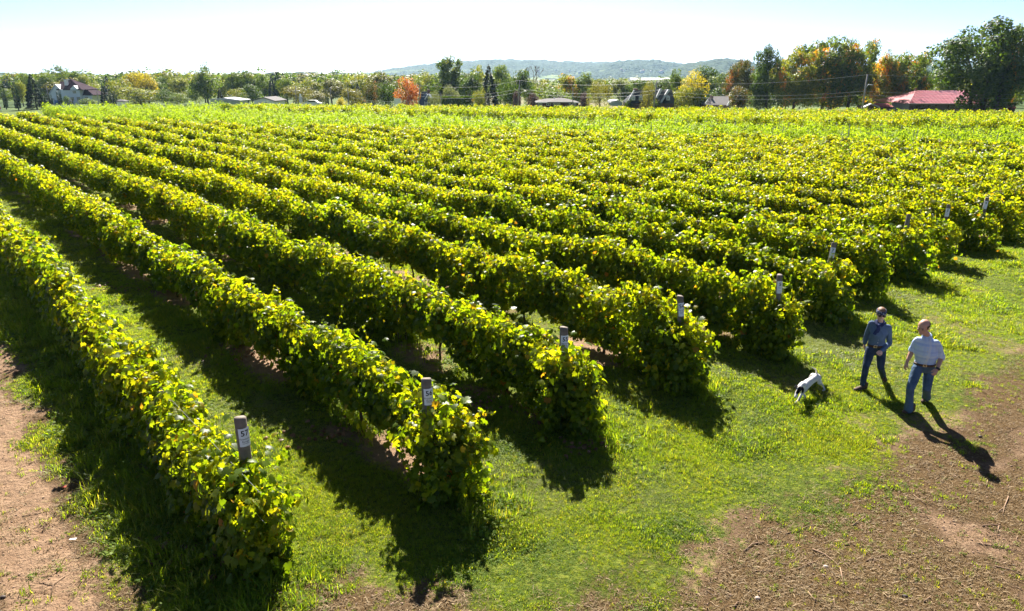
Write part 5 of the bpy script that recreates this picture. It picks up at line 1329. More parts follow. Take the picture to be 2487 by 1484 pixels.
def facebits(root, L, Mx, hd, man):
    for sx in (-1, 1):
        if man: 
            MB_ = MB(); MB_.ball(L(sx * .031, .088, .012), (.0105, .008, .0075), 8, 6, Mx); place(root, 'eye', MB_, M['ink'], parent=hd)
            MB_ = MB(); MB_.tube([L(sx * .012, .096, .030), L(sx * .030, .096, .036), L(sx * .046, .085, .030)], .0045, 5); place(root, 'eyebrow', MB_, M['hairbrown'], parent=hd)
    MB_ = MB(); MB_.tube([L(-.024, .087, -.058), L(0, .097, -.062), L(.024, .087, -.058)], [.003, .0055, .003], 6); place(root, 'mouth', MB_, M['lip'], parent=hd)
def headshape(mb, L, Mx, sc_=1.0):
    k = sc_
    mb.ball(L(0, -.008, .040), (.076 * k, .096 * k, .088 * k), 18, 12, Mx)
    mb.ball(L(0, .022, -.012), (.066 * k, .070 * k, .085 * k), 16, 10, Mx)
    mb.ball(L(0, .040, -.058), (.050 * k, .048 * k, .045 * k), 14, 9, Mx)
    mb.ball(L(0, .074, -.084), (.022 * k, .020 * k, .018 * k), 10, 7, Mx)
    mb.ball(L(0, .078, .034), (.052 * k, .018 * k, .014 * k), 12, 7, Mx)
    mb.ell([L(0, .088, .022), L(0, .102, -.006), L(0, .113, -.024)], [(.008, .009), (.011, .011), (.014, .011)], L(1, 0, 0) - L(0, 0, 0), 10)
    mb.ball(L(0, .090, -.060), (.027 * k, .012 * k, .014 * k), 10, 6, Mx)
    for sx in (-1, 1):
        mb.ball(L(sx * .046, .062, -.014), (.020, .022, .02), 10, 7, Mx)
        mb.ball(L(sx * .077, -.006, -.004), (.010, .019, .032), 10, 8, Mx)
# ---------------------------------------------------------------- the man
fp = at_z(*zp(745, 1398)); fp2 = at_z(*zp(925, 1300))
man = empty('person', (7.38, 11.30, 0), 'balding person in light blue plaid shirt and blue jeans, head turned to the left', 'person', 'people walking in the grass')
Y = lambda x, y, yd: at_y(*zp(x, y), yd)
side = Vector((.92, -.38, 0)); fwd = Vector((-.38, -.92, 0))
neck = Y(965, 492, 11.28); shR = Y(858, 508, 11.34); shL = Y(1098, 548, 11.18); chest = (shR + shL) / 2 + Vector((0, 0, -.06))
hip = Y(935, 850, 11.32); belt = Y(950, 806, 11.30); mid = Y(955, 690, 11.27)
elR = Y(800, 650, 11.42); wrR = Y(735, 800, 11.32); haR = Y(722, 850, 11.28)
elL = Y(1142, 738, 11.22); wrL = Y(1096, 880, 11.06)
hpR = Y(858, 880, 11.30); hpL = Y(1000, 880, 11.34); knR = Y(775, 1115, 11.14); anR = Y(758, 1340, 11.16); knL = Y(972, 1105, 11.24); anL = Y(965, 1215, 11.62)
hc = Y(935, 384, 11.22); look = Vector((-.80, -.52, -.30)); L, Mx, (s_, f_, u_) = head(man, hc, look, Vector((-.12, -.1, 1)), None, 1.14)
b = MB(); headshape(b, L, Mx, 1.14)
b.ell([neck - Vector((0, 0, .04)), neck + Vector((-.01, -.01, .05)), hc + Vector((.01, .03, -.06))], [(.064, .062), (.057, .056), (.056, .056)], side, 14)
b.ell([chest, mid, belt], [(.15, .09), (.14, .09), (.14, .09)], side)
for sh, el, wr in ((shR, elR, wrR), (shL, elL, wrL)):
    b.ell([sh.lerp(chest, .1) + Vector((0, 0, -.035)), sh.lerp(el, .5), el], [.040, .043, .040], side, 12); b.ell([el, el.lerp(wr, .3), el.lerp(wr, .75), wr], [(.040, .040), (.043, .04), (.034, .03), (.029, .022)], side, 12)
b.ell([hpR, knR, anR], [.07, .05, .035], side, 10); b.ell([hpL, knL, anL], [.07, .05, .035], side, 10)
hand(b, wrR, haR - wrR + Vector((-.02, 0, -.03)), (-.9, .1, .1), (-.1, -1, -.1), .185, .55)
hand(b, wrL, Y(1045, 965, 10.98) - wrL, (.35, -.8, .4), (-.9, -.35, 0), .185, .45)
bo = place(man, 'body', b, M['skin'], .0075, 3)
facebits(man, L, Mx, bo, True)
hb = MB(); hb.ball(L(0, -.012, .038), (.0925, .1145, .104), 28, 20, Mx); 
V = [Vector(v) for v in hb.V]; iv = Mx.inverted(); F2 = []
for f in hb.F:
    c = sum((V[i] for i in f), Vector()) / len(f); q = iv @ (c - hc)
    if q.z < .090 and q.y < .034 and q.z > -.062 and not (q.y > .0 and q.z < .0) and not (q.z > .066 and q.y > -.05): F2.append(f)
hb.F = F2; ho = place(man, 'hair', hb, M['hairbrown']); md = ho.modifiers.new('s', 'SOLIDIFY'); md.thickness = .006; md.offset = -1
sh_ = MB(); sd_ = side
sh_.ell([belt + Vector((0, 0, .0)), belt + Vector((0, 0, .08)), mid, chest + Vector((0, 0, -.03)), chest.lerp(neck, .5)], [(.166, .126), (.172, .130), (.174, .126), (.176, .110), (.112, .080)], sd_, 22)
sh_.ell([chest.lerp(neck, .25), neck + Vector((0, 0, .005))], [(.130, .08), (.072, .068)], sd_, 16)
for sh, el in ((shR, elR), (shL, elL)):
    dn = Vector((0, 0, -.03)); sh_.ell([sh.lerp(chest, .5) + dn, sh.lerp(chest, .08) + dn], [.070, .060], sd_, 14)
    sh_.ell([sh.lerp(chest, .06) + dn, sh.lerp(el, .35), sh.lerp(el, .75), el], [.055, .056, .056, .057], sd_, 14)
    d = (el - sh).normalized(); sh_.ell([el - d * .04, el + d * .01], [.064, .066], sd_, 14)
so_ = place(man, 'shirt', sh_, M['plaid'], .009, 3)
cl = MB()
for sx in (-1, 1):
    cl.ell([neck + side * sx * .062 + Vector((0, .045, .045)), neck + side * sx * .072 + Vector((0, -.01, .03)), neck + side * sx * .050 + fwd * .085 - Vector((0, 0, .035))], [(.012, .03), (.012, .032), (.008, .02)], side, 8)
place(man, 'collar', cl, M['plaid'], parent=so_)
for i in range(5):
    t_ = i / 4; p0 = chest.lerp(belt, .12 + .8 * t_) + fwd * (.128 + .004 * i) + side * (.0); q = MB(); q.ball(p0, .0085, 8, 5); place(man, 'button', q, M['teeth'], parent=so_)
j = MB(); j.ell([belt + Vector((0, 0, -.0)), hip], [(.172, .128), (.178, .128)], sd_, 20)
j.ell([hpR + Vector((0, 0, .02)), hpR.lerp(knR, .5), knR, knR.lerp(anR, .5), anR - Vector((0, 0, .03))], [(.092, .10), (.085, .092), (.068, .07), (.064, .068), (.078, .082)], sd_, 16)
j.ell([hpL + Vector((0, 0, .02)), hpL.lerp(knL, .5), knL, knL.lerp(anL, .6), anL], [(.092, .10), (.085, .092), (.072, .073), (.068, .07), (.078, .08)], sd_, 16)
place(man, 'jeans', j, M['denim'], .009, 3)
bl = MB(); beltring(bl, belt + Vector((0, 0, -.005)), .176, .139, side, (-.05, 0, 1)); bl_ = place(man, 'belt', bl, M['leather'])
q = MB(); bc = belt + fwd * .142 + side * -.02; q.add([bc + side * a + Vector((0, 0, z)) + fwd * .008 for a, z in ((-.03, -.022), (.03, -.022), (.03, .022), (-.03, .022), (-.02, -.012), (.02, -.012), (.02, .012), (-.02, .012))], [(0, 1, 5, 4), (1, 2, 6, 5), (2, 3, 7, 6), (3, 0, 4, 7)]); place(man, 'buckle', q, M['brass'], parent=bl_, smooth_=False)
wt = MB(); d = (wrL - elL).normalized(); wt.tube([wrL - d * .018, wrL + d * .016], .036, 16); w_ = place(man, 'wristwatch', wt, M['black'])
wt = MB(); wt.ball(wrL + Vector((.024, -.028, .008)), (.017, .012, .019), 10, 6); place(man, 'watch_face', wt, M['black'], parent=w_)
s1 = MB(); toe = at_z(*zp(683, 1412)); hl = at_z(*zp(790, 1385)); shoe(s1, Vector((hl.x, hl.y, .0)), Vector((toe.x, toe.y, 0)), w=.052); place(man, 'shoe', s1, M['leather'], .008, 2)
s1 = MB(); toe = at_z(*zp(925, 1302)); hl = Y(998, 1248, 11.62); shoe(s1, hl, Vector((toe.x, toe.y + .02, .02)), (.1, .75, .6), w=.052); place(man, 'shoe', s1, M['boot'], .008, 2)
# ---------------------------------------------------------------- the woman
wom = empty('person', (7.08, 12.3, 0), 'person in spotted headband, sunglasses, navy scarf and blue grey shirt on the grass', 'person', 'people walking in the grass')
side = Vector((.93, -.36, 0)); fwd = Vector((-.36, -.93, 0)); sd_ = side
hc = Y(430, 228, 12.22); neck = Y(418, 322, 12.28); shR = Y(318, 335, 12.36); shL = Y(515, 385, 12.22); chest = (shR + shL) / 2 + Vector((0, 0, -.05))
belt = Y(372, 588, 12.32); mid = Y(390, 470, 12.28); hip = Y(368, 650, 12.34)
elR = Y(262, 460, 12.48); wrR = Y(232, 580, 12.52); elL = Y(528, 575, 12.30); wrL = Y(430, 668, 12.08)
hpR = Y(300, 660, 12.32); hpL = Y(428, 670, 12.36); knR = Y(248, 850, 12.18); anR = Y(208, 1065, 12.16); knL = Y(425, 860, 12.26); anL = Y(455, 975, 12.58)
look = Vector((-.30, -.92, -.20)); L, Mx, fr_ = head(wom, hc, look, Vector((-.05, 0, 1)), None, 1.04)
b = MB(); headshape(b, L, Mx, 1.04)
b.ell([neck - Vector((0, 0, .04)), neck + Vector((0, 0, .04)), hc + Vector((.0, .03, -.06))], [(.052, .052), (.047, .047), (.047, .047)], side, 14)
b.ell([chest, mid, belt], [(.12, .08), (.11, .075), (.12, .08)], side)
for sh, el, wr in ((shR, elR, wrR), (shL, elL, wrL)):
    b.ell([sh, el], [.038, .034], side, 12); b.ell([el, el.lerp(wr, .7), wr], [.034, .029, (.026, .02)], side, 12)
b.ell([hpR, knR, anR], [.065, .045, .032], side, 10); b.ell([hpL, knL, anL], [.065, .045, .032], side, 10)
hand(b, wrL, Y(368, 705, 11.96) - wrL, (.2, -.5, .8), (-.3, -.7, -.5), .17, .5)
hand(b, wrR, Vector((.02, .02, -1)), (-.9, .2, .1), (-.1, -1, 0), .17, .5)
bo = place(wom, 'body', b, M['skin2'], .007, 3); facebits(wom, L, Mx, bo, False)
t_ = MB(); t_.tube([L(-.017, .0975, -.060), L(0, .1035, -.062), L(.017, .0975, -.060)], .0035, 5); place(wom, 'teeth', t_, M['teeth'], parent=bo)
g_ = MB()
for sx in (-1, 1): g_.ball(L(sx * .033, .094, .012), (.031, .010, .021), 12, 8, Mx); g_.tube([L(sx * .060, .085, .016), L(sx * .080, .0, .012)], .004, 5)
g_.tube([L(-.01, .102, .017), L(.01, .102, .017)], .004, 5); place(wom, 'sunglasses', g_, M['black'])
hb = MB(); hb.ball(L(0, -.012, .040), (.0855, .106, .0965), 26, 18, Mx); V = [Vector(v) for v in hb.V]; iv = Mx.inverted()
hb.F = [f for f in hb.F if (lambda q: q.z > .045 or (q.y < -.01 and q.z > -.06))(iv @ (sum((V[i] for i in f), Vector()) / len(f) - hc))]
M['hairlight'] = plain('light_brown_hair', (.22, .12, .07), .6, .3, 0, .3, 50)
ho = place(wom, 'hair', hb, M['hairlight']); md = ho.modifiers.new('s', 'SOLIDIFY'); md.thickness = .005
hb = MB(); hb.ball(L(0, -.010, .042), (.091, .112, .0995), 30, 22, Mx); V = [Vector(v) for v in hb.V]
hb.F = [f for f in hb.F if (lambda q: -.02 - q.y * .0 < q.z - q.y * .30 and q.z - q.y * .05 < .098 and q.z > (.028 if q.y > 0 else -.01))(iv @ (sum((V[i] for i in f), Vector()) / len(f) - hc))]
ho = place(wom, 'headband', hb, M['bandana']); md = ho.modifiers.new('s', 'SOLIDIFY'); md.thickness = .006
sh_ = MB()
sh_.ell([belt + Vector((0, 0, .0)), belt + Vector((0, 0, .07)), mid, chest + Vector((0, 0, -.09)), chest, chest.lerp(neck, .5)], [(.150, .112), (.150, .112), (.142, .108), (.165, .122), (.172, .100), (.12, .075)], sd_, 22)
sh_.ell([chest.lerp(neck, .3), neck - Vector((0, 0, .02))], [(.13, .075), (.062, .058)], sd_, 16)
sh_.ell([chest + Vector((0, 0, -.10)) + fwd * .05 + side * .06, chest + Vector((0, 0, -.12)) + fwd * .06 - side * .06], [.075, .075], (0, 0, 1), 14)
for sh, el, wr in ((shR, elR, wrR), (shL, elL, wrL)):
    sh_.ell([sh.lerp(chest, .35), sh], [.066, .060], sd_, 14); sh_.ell([sh, sh.lerp(el, .5), el], [.061, .055, .050], sd_, 14)
    sh_.ell([el, el.lerp(wr, .6), wr - (wr - el).normalized() * .02], [.050, .044, .040], sd_, 12)
so_ = place(wom, 'shirt', sh_, M['chambray'], .0085, 3)
for i in range(5):
    p0 = chest.lerp(belt, .25 + .7 * i / 4) + fwd * (.118); q = MB(); q.ball(p0, .007, 8, 5); place(wom, 'button', q, M['teeth'], parent=so_)
sc_ = MB()
sc_.ell([neck + side * .05 + Vector((0, .04, .03)), neck + side * .075 - fwd * .0 + Vector((0, 0, .0)), neck + fwd * .085 + side * .02 - Vector((0, 0, .04)), neck + fwd * .08 - side * .05 - Vector((0, 0, .03)), neck - side * .07 + Vector((0, 0, .015)), neck - fwd * .05 + Vector((0, 0, .035)), neck + side * .05 + Vector((0, .04, .03))], [(.022, .038)] * 7, (0, 0, 1), 10)
kn = neck + fwd * .098 - side * .035 - Vector((0, 0, .05)); sc_.ball(kn, .034, 10, 7)
sc_.ell([kn, kn + Vector((-.02, -.015, -.08)), kn + Vector((-.045, .0, -.17))], [(.020, .018), (.030, .014), (.036, .010)], side, 10)
sc_.ell([kn, kn + Vector((.02, -.015, -.06)), kn + Vector((-.005, -.01, -.13))], [(.018, .016), (.028, .012), (.026, .009)], side, 10)
place(wom, 'scarf', sc_, M['navyscarf'], .007, 2)
j = MB(); j.ell([belt, hip], [(.148, .112), (.168, .125)], sd_, 20)
j.ell([hpR + Vector((0, 0, .03)), hpR.lerp(knR, .5), knR, knR.lerp(anR, .45), anR], [(.092, .10), (.082, .09), (.062, .064), (.058, .060), (.05, .052)], sd_, 16)
j.ell([hpL + Vector((0, 0, .03)), hpL.lerp(knL, .5), knL, knL.lerp(anL, .6), anL], [(.092, .10), (.082, .09), (.064, .066), (.058, .060), (.052, .054)], sd_, 16)
place(wom, 'jeans', j, M['denim2'], .009, 3)
bl = MB(); beltring(bl, belt + Vector((0, 0, -.005)), .160, .124, side, (-.05, 0, 1)); bl_ = place(wom, 'belt', bl, M['leather'])
q = MB(); bc = belt + fwd * .128 - side * .03; q.add([bc + side * a + Vector((0, 0, z)) + fwd * .008 for a, z in ((-.03, -.024), (.03, -.024), (.03, .024), (-.03, .024), (-.02, -.014), (.02, -.014), (.02, .014), (-.02, .014))], [(0, 1, 5, 4), (1, 2, 6, 5), (2, 3, 7, 6), (3, 0, 4, 7)]); place(wom, 'buckle', q, M['brass'], parent=bl_, smooth_=False)
s1 = MB(); toe = at_z(*zp(98, 1140)); hl = at_z(*zp(232, 1122)); shoe(s1, Vector((hl.x, hl.y, 0)), Vector((toe.x, toe.y, 0)), w=.047); place(wom, 'shoe', s1, M['boot'], .008, 2)
s1 = MB(); toe = at_z(*zp(478, 1058)); hl = Y(462, 990, 12.57); shoe(s1, hl, Vector((toe.x, toe.y, .03)), (.1, .75, .6), w=.047); place(wom, 'shoe', s1, M['boot'], .008, 2)

# ---------------------------------------------------------------- the dog
D = lambda x, y, yd: at_y(*zd(x, y), yd)
dog = empty('dog', (5.62, 11.78, 0), 'young white dog flecked with black, black ears and face, sniffing forward through the grass', 'dog')
m = N('flecked_white_coat'); c = m.coord(); v = m.n('ShaderNodeTexVoronoi'); m.l(c, v.inputs[0]); v.inputs['Scale'].default_value = 55
sp = m.n('ShaderNodeSeparateXYZ'); m.l(c, sp.inputs[0])
dens = m.ramp(m.noise(c, 6, 3), [(.35, .12), (.65, .30)])
spot = m.math('LESS_THAN', v.outputs['Distance'], dens)
coat = m.mix(m.math('MULTIPLY', spot, .85), (.68, .64, .62), (.05, .05, .07)); M['coat'] = m.done(m.pr(coat, .8, .2, 0, m.bump(m.noise(c, 90, 2), .3, .006)))
M['blackcoat'] = plain('black_coat', (.010, .009, .010), .9, .06, 0, .4, 30)
tailb = D(862, 350, 12.06); rump = D(880, 415, 12.02); loin = D(760, 480, 11.90); back = D(650, 545, 11.78); sho = D(560, 640, 11.64); nb = D(505, 660, 11.55); hc = D(440, 745, 11.44); nose = D(365, 935, 11.32)
sdv = Vector((.62, -.78, 0)).normalized()                     # across the dog
ax_ = (nose - hc).normalized()
drop = Vector((0, 0, -.045))
b = MB()
b.ell([rump + drop * .9, loin + drop * 1.3, back + drop * 1.6, sho + drop * 1.6, sho.lerp(nb, .5) + drop * .8], [(.062, .078), (.058, .074), (.070, .094), (.072, .104), (.054, .072)], sdv, 20)
b.ell([sho.lerp(nb, .3), nb, hc], [(.058, .066), (.048, .055), (.046, .05)], sdv, 14)
b.ball(hc, (.055, .058, .055), 14, 10); b.ell([hc, hc.lerp(nose, .5), nose], [(.05, .046), (.034, .034), (.024, .022)], sdv, 12)
b.ell([tailb, D(850, 280, 12.0), D(760, 235, 11.93)], [.018, .014, .008], sdv, 8)
hpaw = at_z(*zd(1055, 785)); fpaw = at_z(*zd(300, 1165)); gnd = Vector((0, 0, 0))
def leg(p, r): b.ell(p, r, sdv, 10)
# hind right and left
hk = D(1015, 655, 12.20); st = D(935, 590, 11.98)
leg([rump + Vector((.02, -.02, -.03)), st, hk, Vector((hpaw.x, hpaw.y, .02))], [(.05, .062), (.04, .046), (.018, .022), (.019, .02)]); b.ell([Vector((hpaw.x, hpaw.y, .015)), Vector((hpaw.x - .045, hpaw.y - .03, .013))], [(.022, .014), (.02, .011)], sdv, 8)
hp2 = Vector((5.80, 12.22, 0)); st2 = rump + Vector((-.12, .06, -.15)); hk2 = Vector((5.90, 12.30, .11))
leg([rump + Vector((-.05, .05, -.03)), st2, hk2, hp2 + Vector((0, 0, .02))], [(.05, .06), (.036, .042), (.017, .02), (.018, .02)]); b.ell([hp2 + Vector((0, 0, .015)), hp2 + Vector((-.045, -.03, .013))], [(.022, .014), (.02, .011)], sdv, 8)
# front: one reaching forward, one lifting under the chest
el1 = D(530, 835, 11.60); wr1 = D(430, 1020, 11.50)
leg([sho + Vector((.02, -.03, -.08)), el1, wr1, Vector((fpaw.x, fpaw.y, .02))], [(.036, .05), (.026, .03), (.019, .02), (.019, .018)]); b.ell([Vector((fpaw.x, fpaw.y, .016)), Vector((fpaw.x - .04, fpaw.y - .03, .014))], [(.023, .014), (.02, .011)], sdv, 8)
el2 = Vector((sho.x - .01, sho.y + .06, .19)); fp3 = Vector((sho.x + .09, sho.y + .02, .02))
leg([sho + Vector((-.02, .05, -.07)), el2, Vector((sho.x + .06, sho.y + .0, .10)), fp3], [(.036, .048), (.026, .03), (.018, .019), (.018, .016)])
me = remesh(b.mesh('body', M['coat'], True, dog.location), .0065, 3); me.materials.clear(); me.materials.append(M['coat']); me.materials.append(M['blackcoat'])
hl = hc - dog.location; nl = nose - dog.location; al = (nl - hl).normalized(); ln = (nl - hl).length
for p in me.polygons:
    q = p.center - hl; t = q.dot(al)
    if -.05 < t < ln * .70:
        lat = q.dot(sdv); rad = (q - al * t).length
        top = (q - al * t - sdv * lat).z
        if abs(lat) > .007 or top < .0:
            if rad < .09: p.material_index = 1
link('body', me, dog)
ez = Vector((0, 0, 1))
for sx in (-1, 1):
    e = MB(); b0 = hc + sdv * sx * .048 - ax_ * .03 + ez * .02
    e.ell([b0, b0 + sdv * sx * .03 + ez * -.02 + ax_ * .01, b0 + sdv * sx * .042 - ez * .07 + ax_ * .035], [(.030, .012), (.038, .010), (.020, .008)], ax_, 10); place(dog, 'ear', e, M['blackcoat'], .006, 2)
e = MB(); e.ball(nose + ax_ * .022, .011, 8, 6); place(dog, 'nose', e, M['black'])
for sx in (-1, 1): e = MB(); e.ball(hc.lerp(nose, .32) + sdv * sx * .031 + ez * .026, .007, 8, 6); place(dog, 'eye', e, M['leather'])
# ================================================================== grass, weeds, litter
gm_ = [grass_tuft('grass_tuft_%d' % i, M['grass'], 18, .095, .04, .0042, 300 + i, .65) for i in range(5)]
gm_ += [weed('clover_%d' % i, M['weed'], 14, .07, .026, 320 + i) for i in range(4)]
gm_ += [grass_tuft('pale_grass_%d' % i, M['grass_pale'], 14, .06, .045, .003, 340 + i, 1.5) for i in range(3)]
C_G = srccoll('grass_tufts', gm_)
tall = [grass_tuft('tall_grass_%d' % i, M['grass'], 18, .30, .06, .005, 360 + i, .6) for i in range(4)] + [weed('broad_weed_%d' % i, M['weed'], 22, .14, .06, 380 + i) for i in range(4)]
C_T = srccoll('tall_weeds', tall)
st_ = [grass_tuft('straw_%d' % i, M['straw'], 13, .022, .05, .0035, 400 + i, 2.6) for i in range(5)]
C_S = srccoll('straw_tufts', st_)
def cand(n, y0, y1, seed, pw=.6):
    r = np.random.default_rng(seed)
    # density falls with distance: sample y so that p(y) ~ y**(-pw)
    u = r.uniform(size=n); a = 1 - pw; y = (y0 ** a + u * (y1 ** a - y0 ** a)) ** (1 / a)
    x = r.uniform(-1, 1, n) * (y * .86 + 2.0)
    return x, y, r
x, y, r = cand(380000, 4.3, 55, 1, .85)
g, s_ = masks(x, y); P_, T_ = perp(x, y), along(x, y)
inrow = np.zeros_like(P_)
for p, e in zip(A_ROWS, A_END): inrow = np.maximum(inrow, (np.abs(P_ - p) < .30) & (T_ > e + .3))
beyond = (P_ > 30) & (T_ > 5.5)
k = (r.uniform(size=len(x)) < g * 1.1 + .02) & (inrow < .5) & ~beyond & (y < yl(L1, x))
x, y, P_, T_ = x[k], y[k], P_[k], T_[k]; n = len(x); d = np.hypot(x, y)
kind = fbm(x * .7, y * .7, 81, 3) + r.normal(0, .16, n); kp = fbm(x * .45 + 7, y * .45, 91, 3) + r.normal(0, .11, n)
inter = (T_ > 7.5)
ix = np.where(kind > (.60 if False else .50) + inter * .12, r.integers(5, 9, n), r.integers(0, 5, n)); ix = np.where((kp > .63), r.integers(9, 12, n), ix)
lush = .45 + .65 * smooth(.35, .8, fbm(x * 1.3, y * 1.3, 55, 3)) ** 1.5; 
sc_ = lush * np.maximum(1, d / 9) ** .35 * r.uniform(.7, 1.25, n)
sdd = sdline(x, y); sc_ = sc_ * (1 - .35 * smooth(-1.6, .2, sdd))
zz = gz(x, y) + relief(x, y) * smooth(60, 30, y) - .004
o = scatter('grass', np.stack([x, y, zz], 1), r.uniform(0, 6.28, n), sc_, ix, C_G); tag(o, 'short green grass and clover of the headland and between the rows', 'grass')
# straw and sparse green on the dirt
x, y, r = cand(46000, 3.8, 19, 2, .8); g, s_ = masks(x, y)
k = (r.uniform(size=len(x)) < (1 - g) * (s_ * 1.0 + .06)); x, y, s_ = x[k], y[k], s_[k]; n = len(x)
zz = gz(x, y) + relief(x, y)
o = scatter('dry_grass', np.stack([x, y, zz], 1), r.uniform(0, 6.28, n), r.uniform(.6, 1.4, n), r.integers(0, 5, n), C_S); tag(o, 'matted dry brown grass on the bare earth', 'dry grass')
q = r.uniform(size=n) < .16 * smooth(.35, .6, fbm(x * 1.2, y * 1.2, 66)); 
o = scatter('sparse_grass', np.stack([x, y, zz], 1)[q], r.uniform(0, 6.28, q.sum()), r.uniform(.35, .6, q.sum()), r.integers(0, 9, q.sum()), C_G); tag(o, 'thin green blades coming through the dry grass', 'grass')
# tall grass and weeds: verge left of the first row, feet of the rows, hummocks in the headland
px_ = []; 
r = np.random.default_rng(5)
t = r.uniform(5.5, 34, 3400); p = r.uniform(1.0, 2.3, 3400); q = rowpos(p[:, None], t[:, None]); px_.append((q, r.uniform(.5, 1.05, 3400), .5, r.uniform(size=3400) < smooth(.9, 1.7, p) * 1.0))
for kx, (pp, e) in enumerate(zip(A_ROWS[:12], A_END)):
    n = max(200, 900 - kx * 60); t = e - .7 + r.uniform(0, 1, n) ** 1.3 * 24; p = pp + r.normal(0, .26, n); q = rowpos(p[:, None], t[:, None])
    px_.append((q, r.uniform(.4, 1.0, n), .35, (fbm(q[:, 0] * .6, q[:, 1] * .6, 17) > .46) | (t < e + .8)))
Q = np.concatenate([a for a, b, c, k in [(a[k], b, c, k) for a, b, c, k in px_]]); S2 = np.concatenate([b[k] for a, b, c, k in px_])
# hummocks (picked from where the picture shows them)
for (hx, hy, rad, nn, sc2) in ((1540, 1060, .5, 130, .55), (1600, 1130, .45, 90, .5), (720, 1455, .45, 90, .35), (2130, 905, .0, 0, .5), (1760, 780, .5, 90, .5), (2260, 640, .5, 80, .6), (1500, 1000, .5, 90, .5), (1820, 985, .6, 90, .35), (2090, 820, .5, 60, .4), (1180, 1180, .4, 60, .4)):
    if not nn: continue
    c = at_z(hx, hy); a = r.uniform(0, 6.28, nn); u = np.sqrt(r.uniform(0, 1, nn)) * rad; Q = np.concatenate([Q, np.stack([c.x + np.cos(a) * u * 1.6, c.y + np.sin(a) * u], 1)]); S2 = np.concatenate([S2, r.uniform(.5, 1.2, nn) * sc2])
n = len(Q); o = scatter('weeds', np.stack([Q[:, 0], Q[:, 1], np.full(n, -.02)], 1), r.uniform(0, 6.28, n), S2, r.integers(0, 8, n), C_T); tag(o, 'taller grass and leafy weeds along the verge and the row feet', 'weeds')
# fallen brown leaves: patches
dl = srccoll('fallen', [_m('dead_leaf_%d' % i, (LEAF_V * np.array([1, 1, 1.5 + i])) @ basis(np.array([.2 * i - .2, .3, 1.0]), np.array([1., 0, 0]), i).T * .10, LEAF_F, M['deadleaf']) for i in range(4)])
Q = []
for hx, hy, rx, ry, nn in ((1155, 985, 1.1, .55, 190), (1410, 1078, .45, .25, 45), (590, 860, 1.0, .4, 60), (450, 1330, .5, .3, 60), (300, 700, 1.3, .5, 70), (1700, 800, 1.0, .4, 50), (820, 1050, .9, .4, 60), (560, 1360, .35, .5, 40)):
    c = at_z(hx, hy); Q.append(np.stack([c.x + r.normal(0, rx * .6, nn), c.y + r.normal(0, ry * .7, nn), r.uniform(.01, .07, nn)], 1))
Q = np.concatenate(Q); n = len(Q); o = scatter('fallen_leaves', Q, np.stack([r.normal(0, .3, n), r.normal(0, .3, n), r.uniform(0, 6.28, n)], 1), r.uniform(.5, 1.1, n), r.integers(0, 4, n), dl); tag(o, 'curled brown fallen vine leaves lying in the shade between the rows', 'fallen leaves')
# crumbs of earth and small stones
cm = MB(); cm.ball((0, 0, 0), (.012, .010, .007), 6, 4); cme = cm.mesh('crumb', plain('earth_crumb', (.26, .17, .115), .9)); C_C = srccoll('crumbs', [cme])
x, y, r = cand(14000, 3.8, 15, 12, .8); g, s_ = masks(x, y); k = (g < .4); x, y = x[k], y[k]; n = len(x)
o = scatter('earth_crumbs', np.stack([x, y, relief(x, y) + .003], 1), r.uniform(0, 6.28, n), r.uniform(.0, 1, n) ** 3 * 1.5 + .25, np.zeros(n, int), C_C); tag(o, 'crumbs of earth and grit scattered over the bare ground', 'grit')
# sticks and prunings, one by one
GS = 'dry vine prunings lying on the bare ground'
def gzn(x, y): return float(relief(x, y))
def stick(pts, rad, label, twig=None):
    P_ = [at_z(*p) for p in pts]; c = P_[0]; root = None
    q = [Vector((p.x - c.x, p.y - c.y, rad * .8 + gzn(p.x, p.y) + .006 * math.sin(i * 2))) for i, p in enumerate(P_)]
    mb = MB(); mb.tube(q, [rad * .62 * (1 - .5 * i / len(q)) for i in range(len(q))], 6)
    if twig:
        T_ = [at_z(*p) for p in twig]; mb.tube([Vector((p.x - c.x, p.y - c.y, rad + gzn(p.x, p.y) + .01 * i)) for i, p in enumerate(T_)], [rad * .45, rad * .2], 5)
    o = mb.build('dry_stick', M['stick'], None, True); o.location = (c.x, c.y, 0); tag(o, label, 'stick', GS)
z3s = lambda x, y: ((2500 + x * 1596 / 2487) * .60718, (1700 + y * 744 / 1159) * .6072)
zbl = lambda x, y: (x * 700 / 1081 * .6072, (1900 + y * 544 / 840) * .6072)
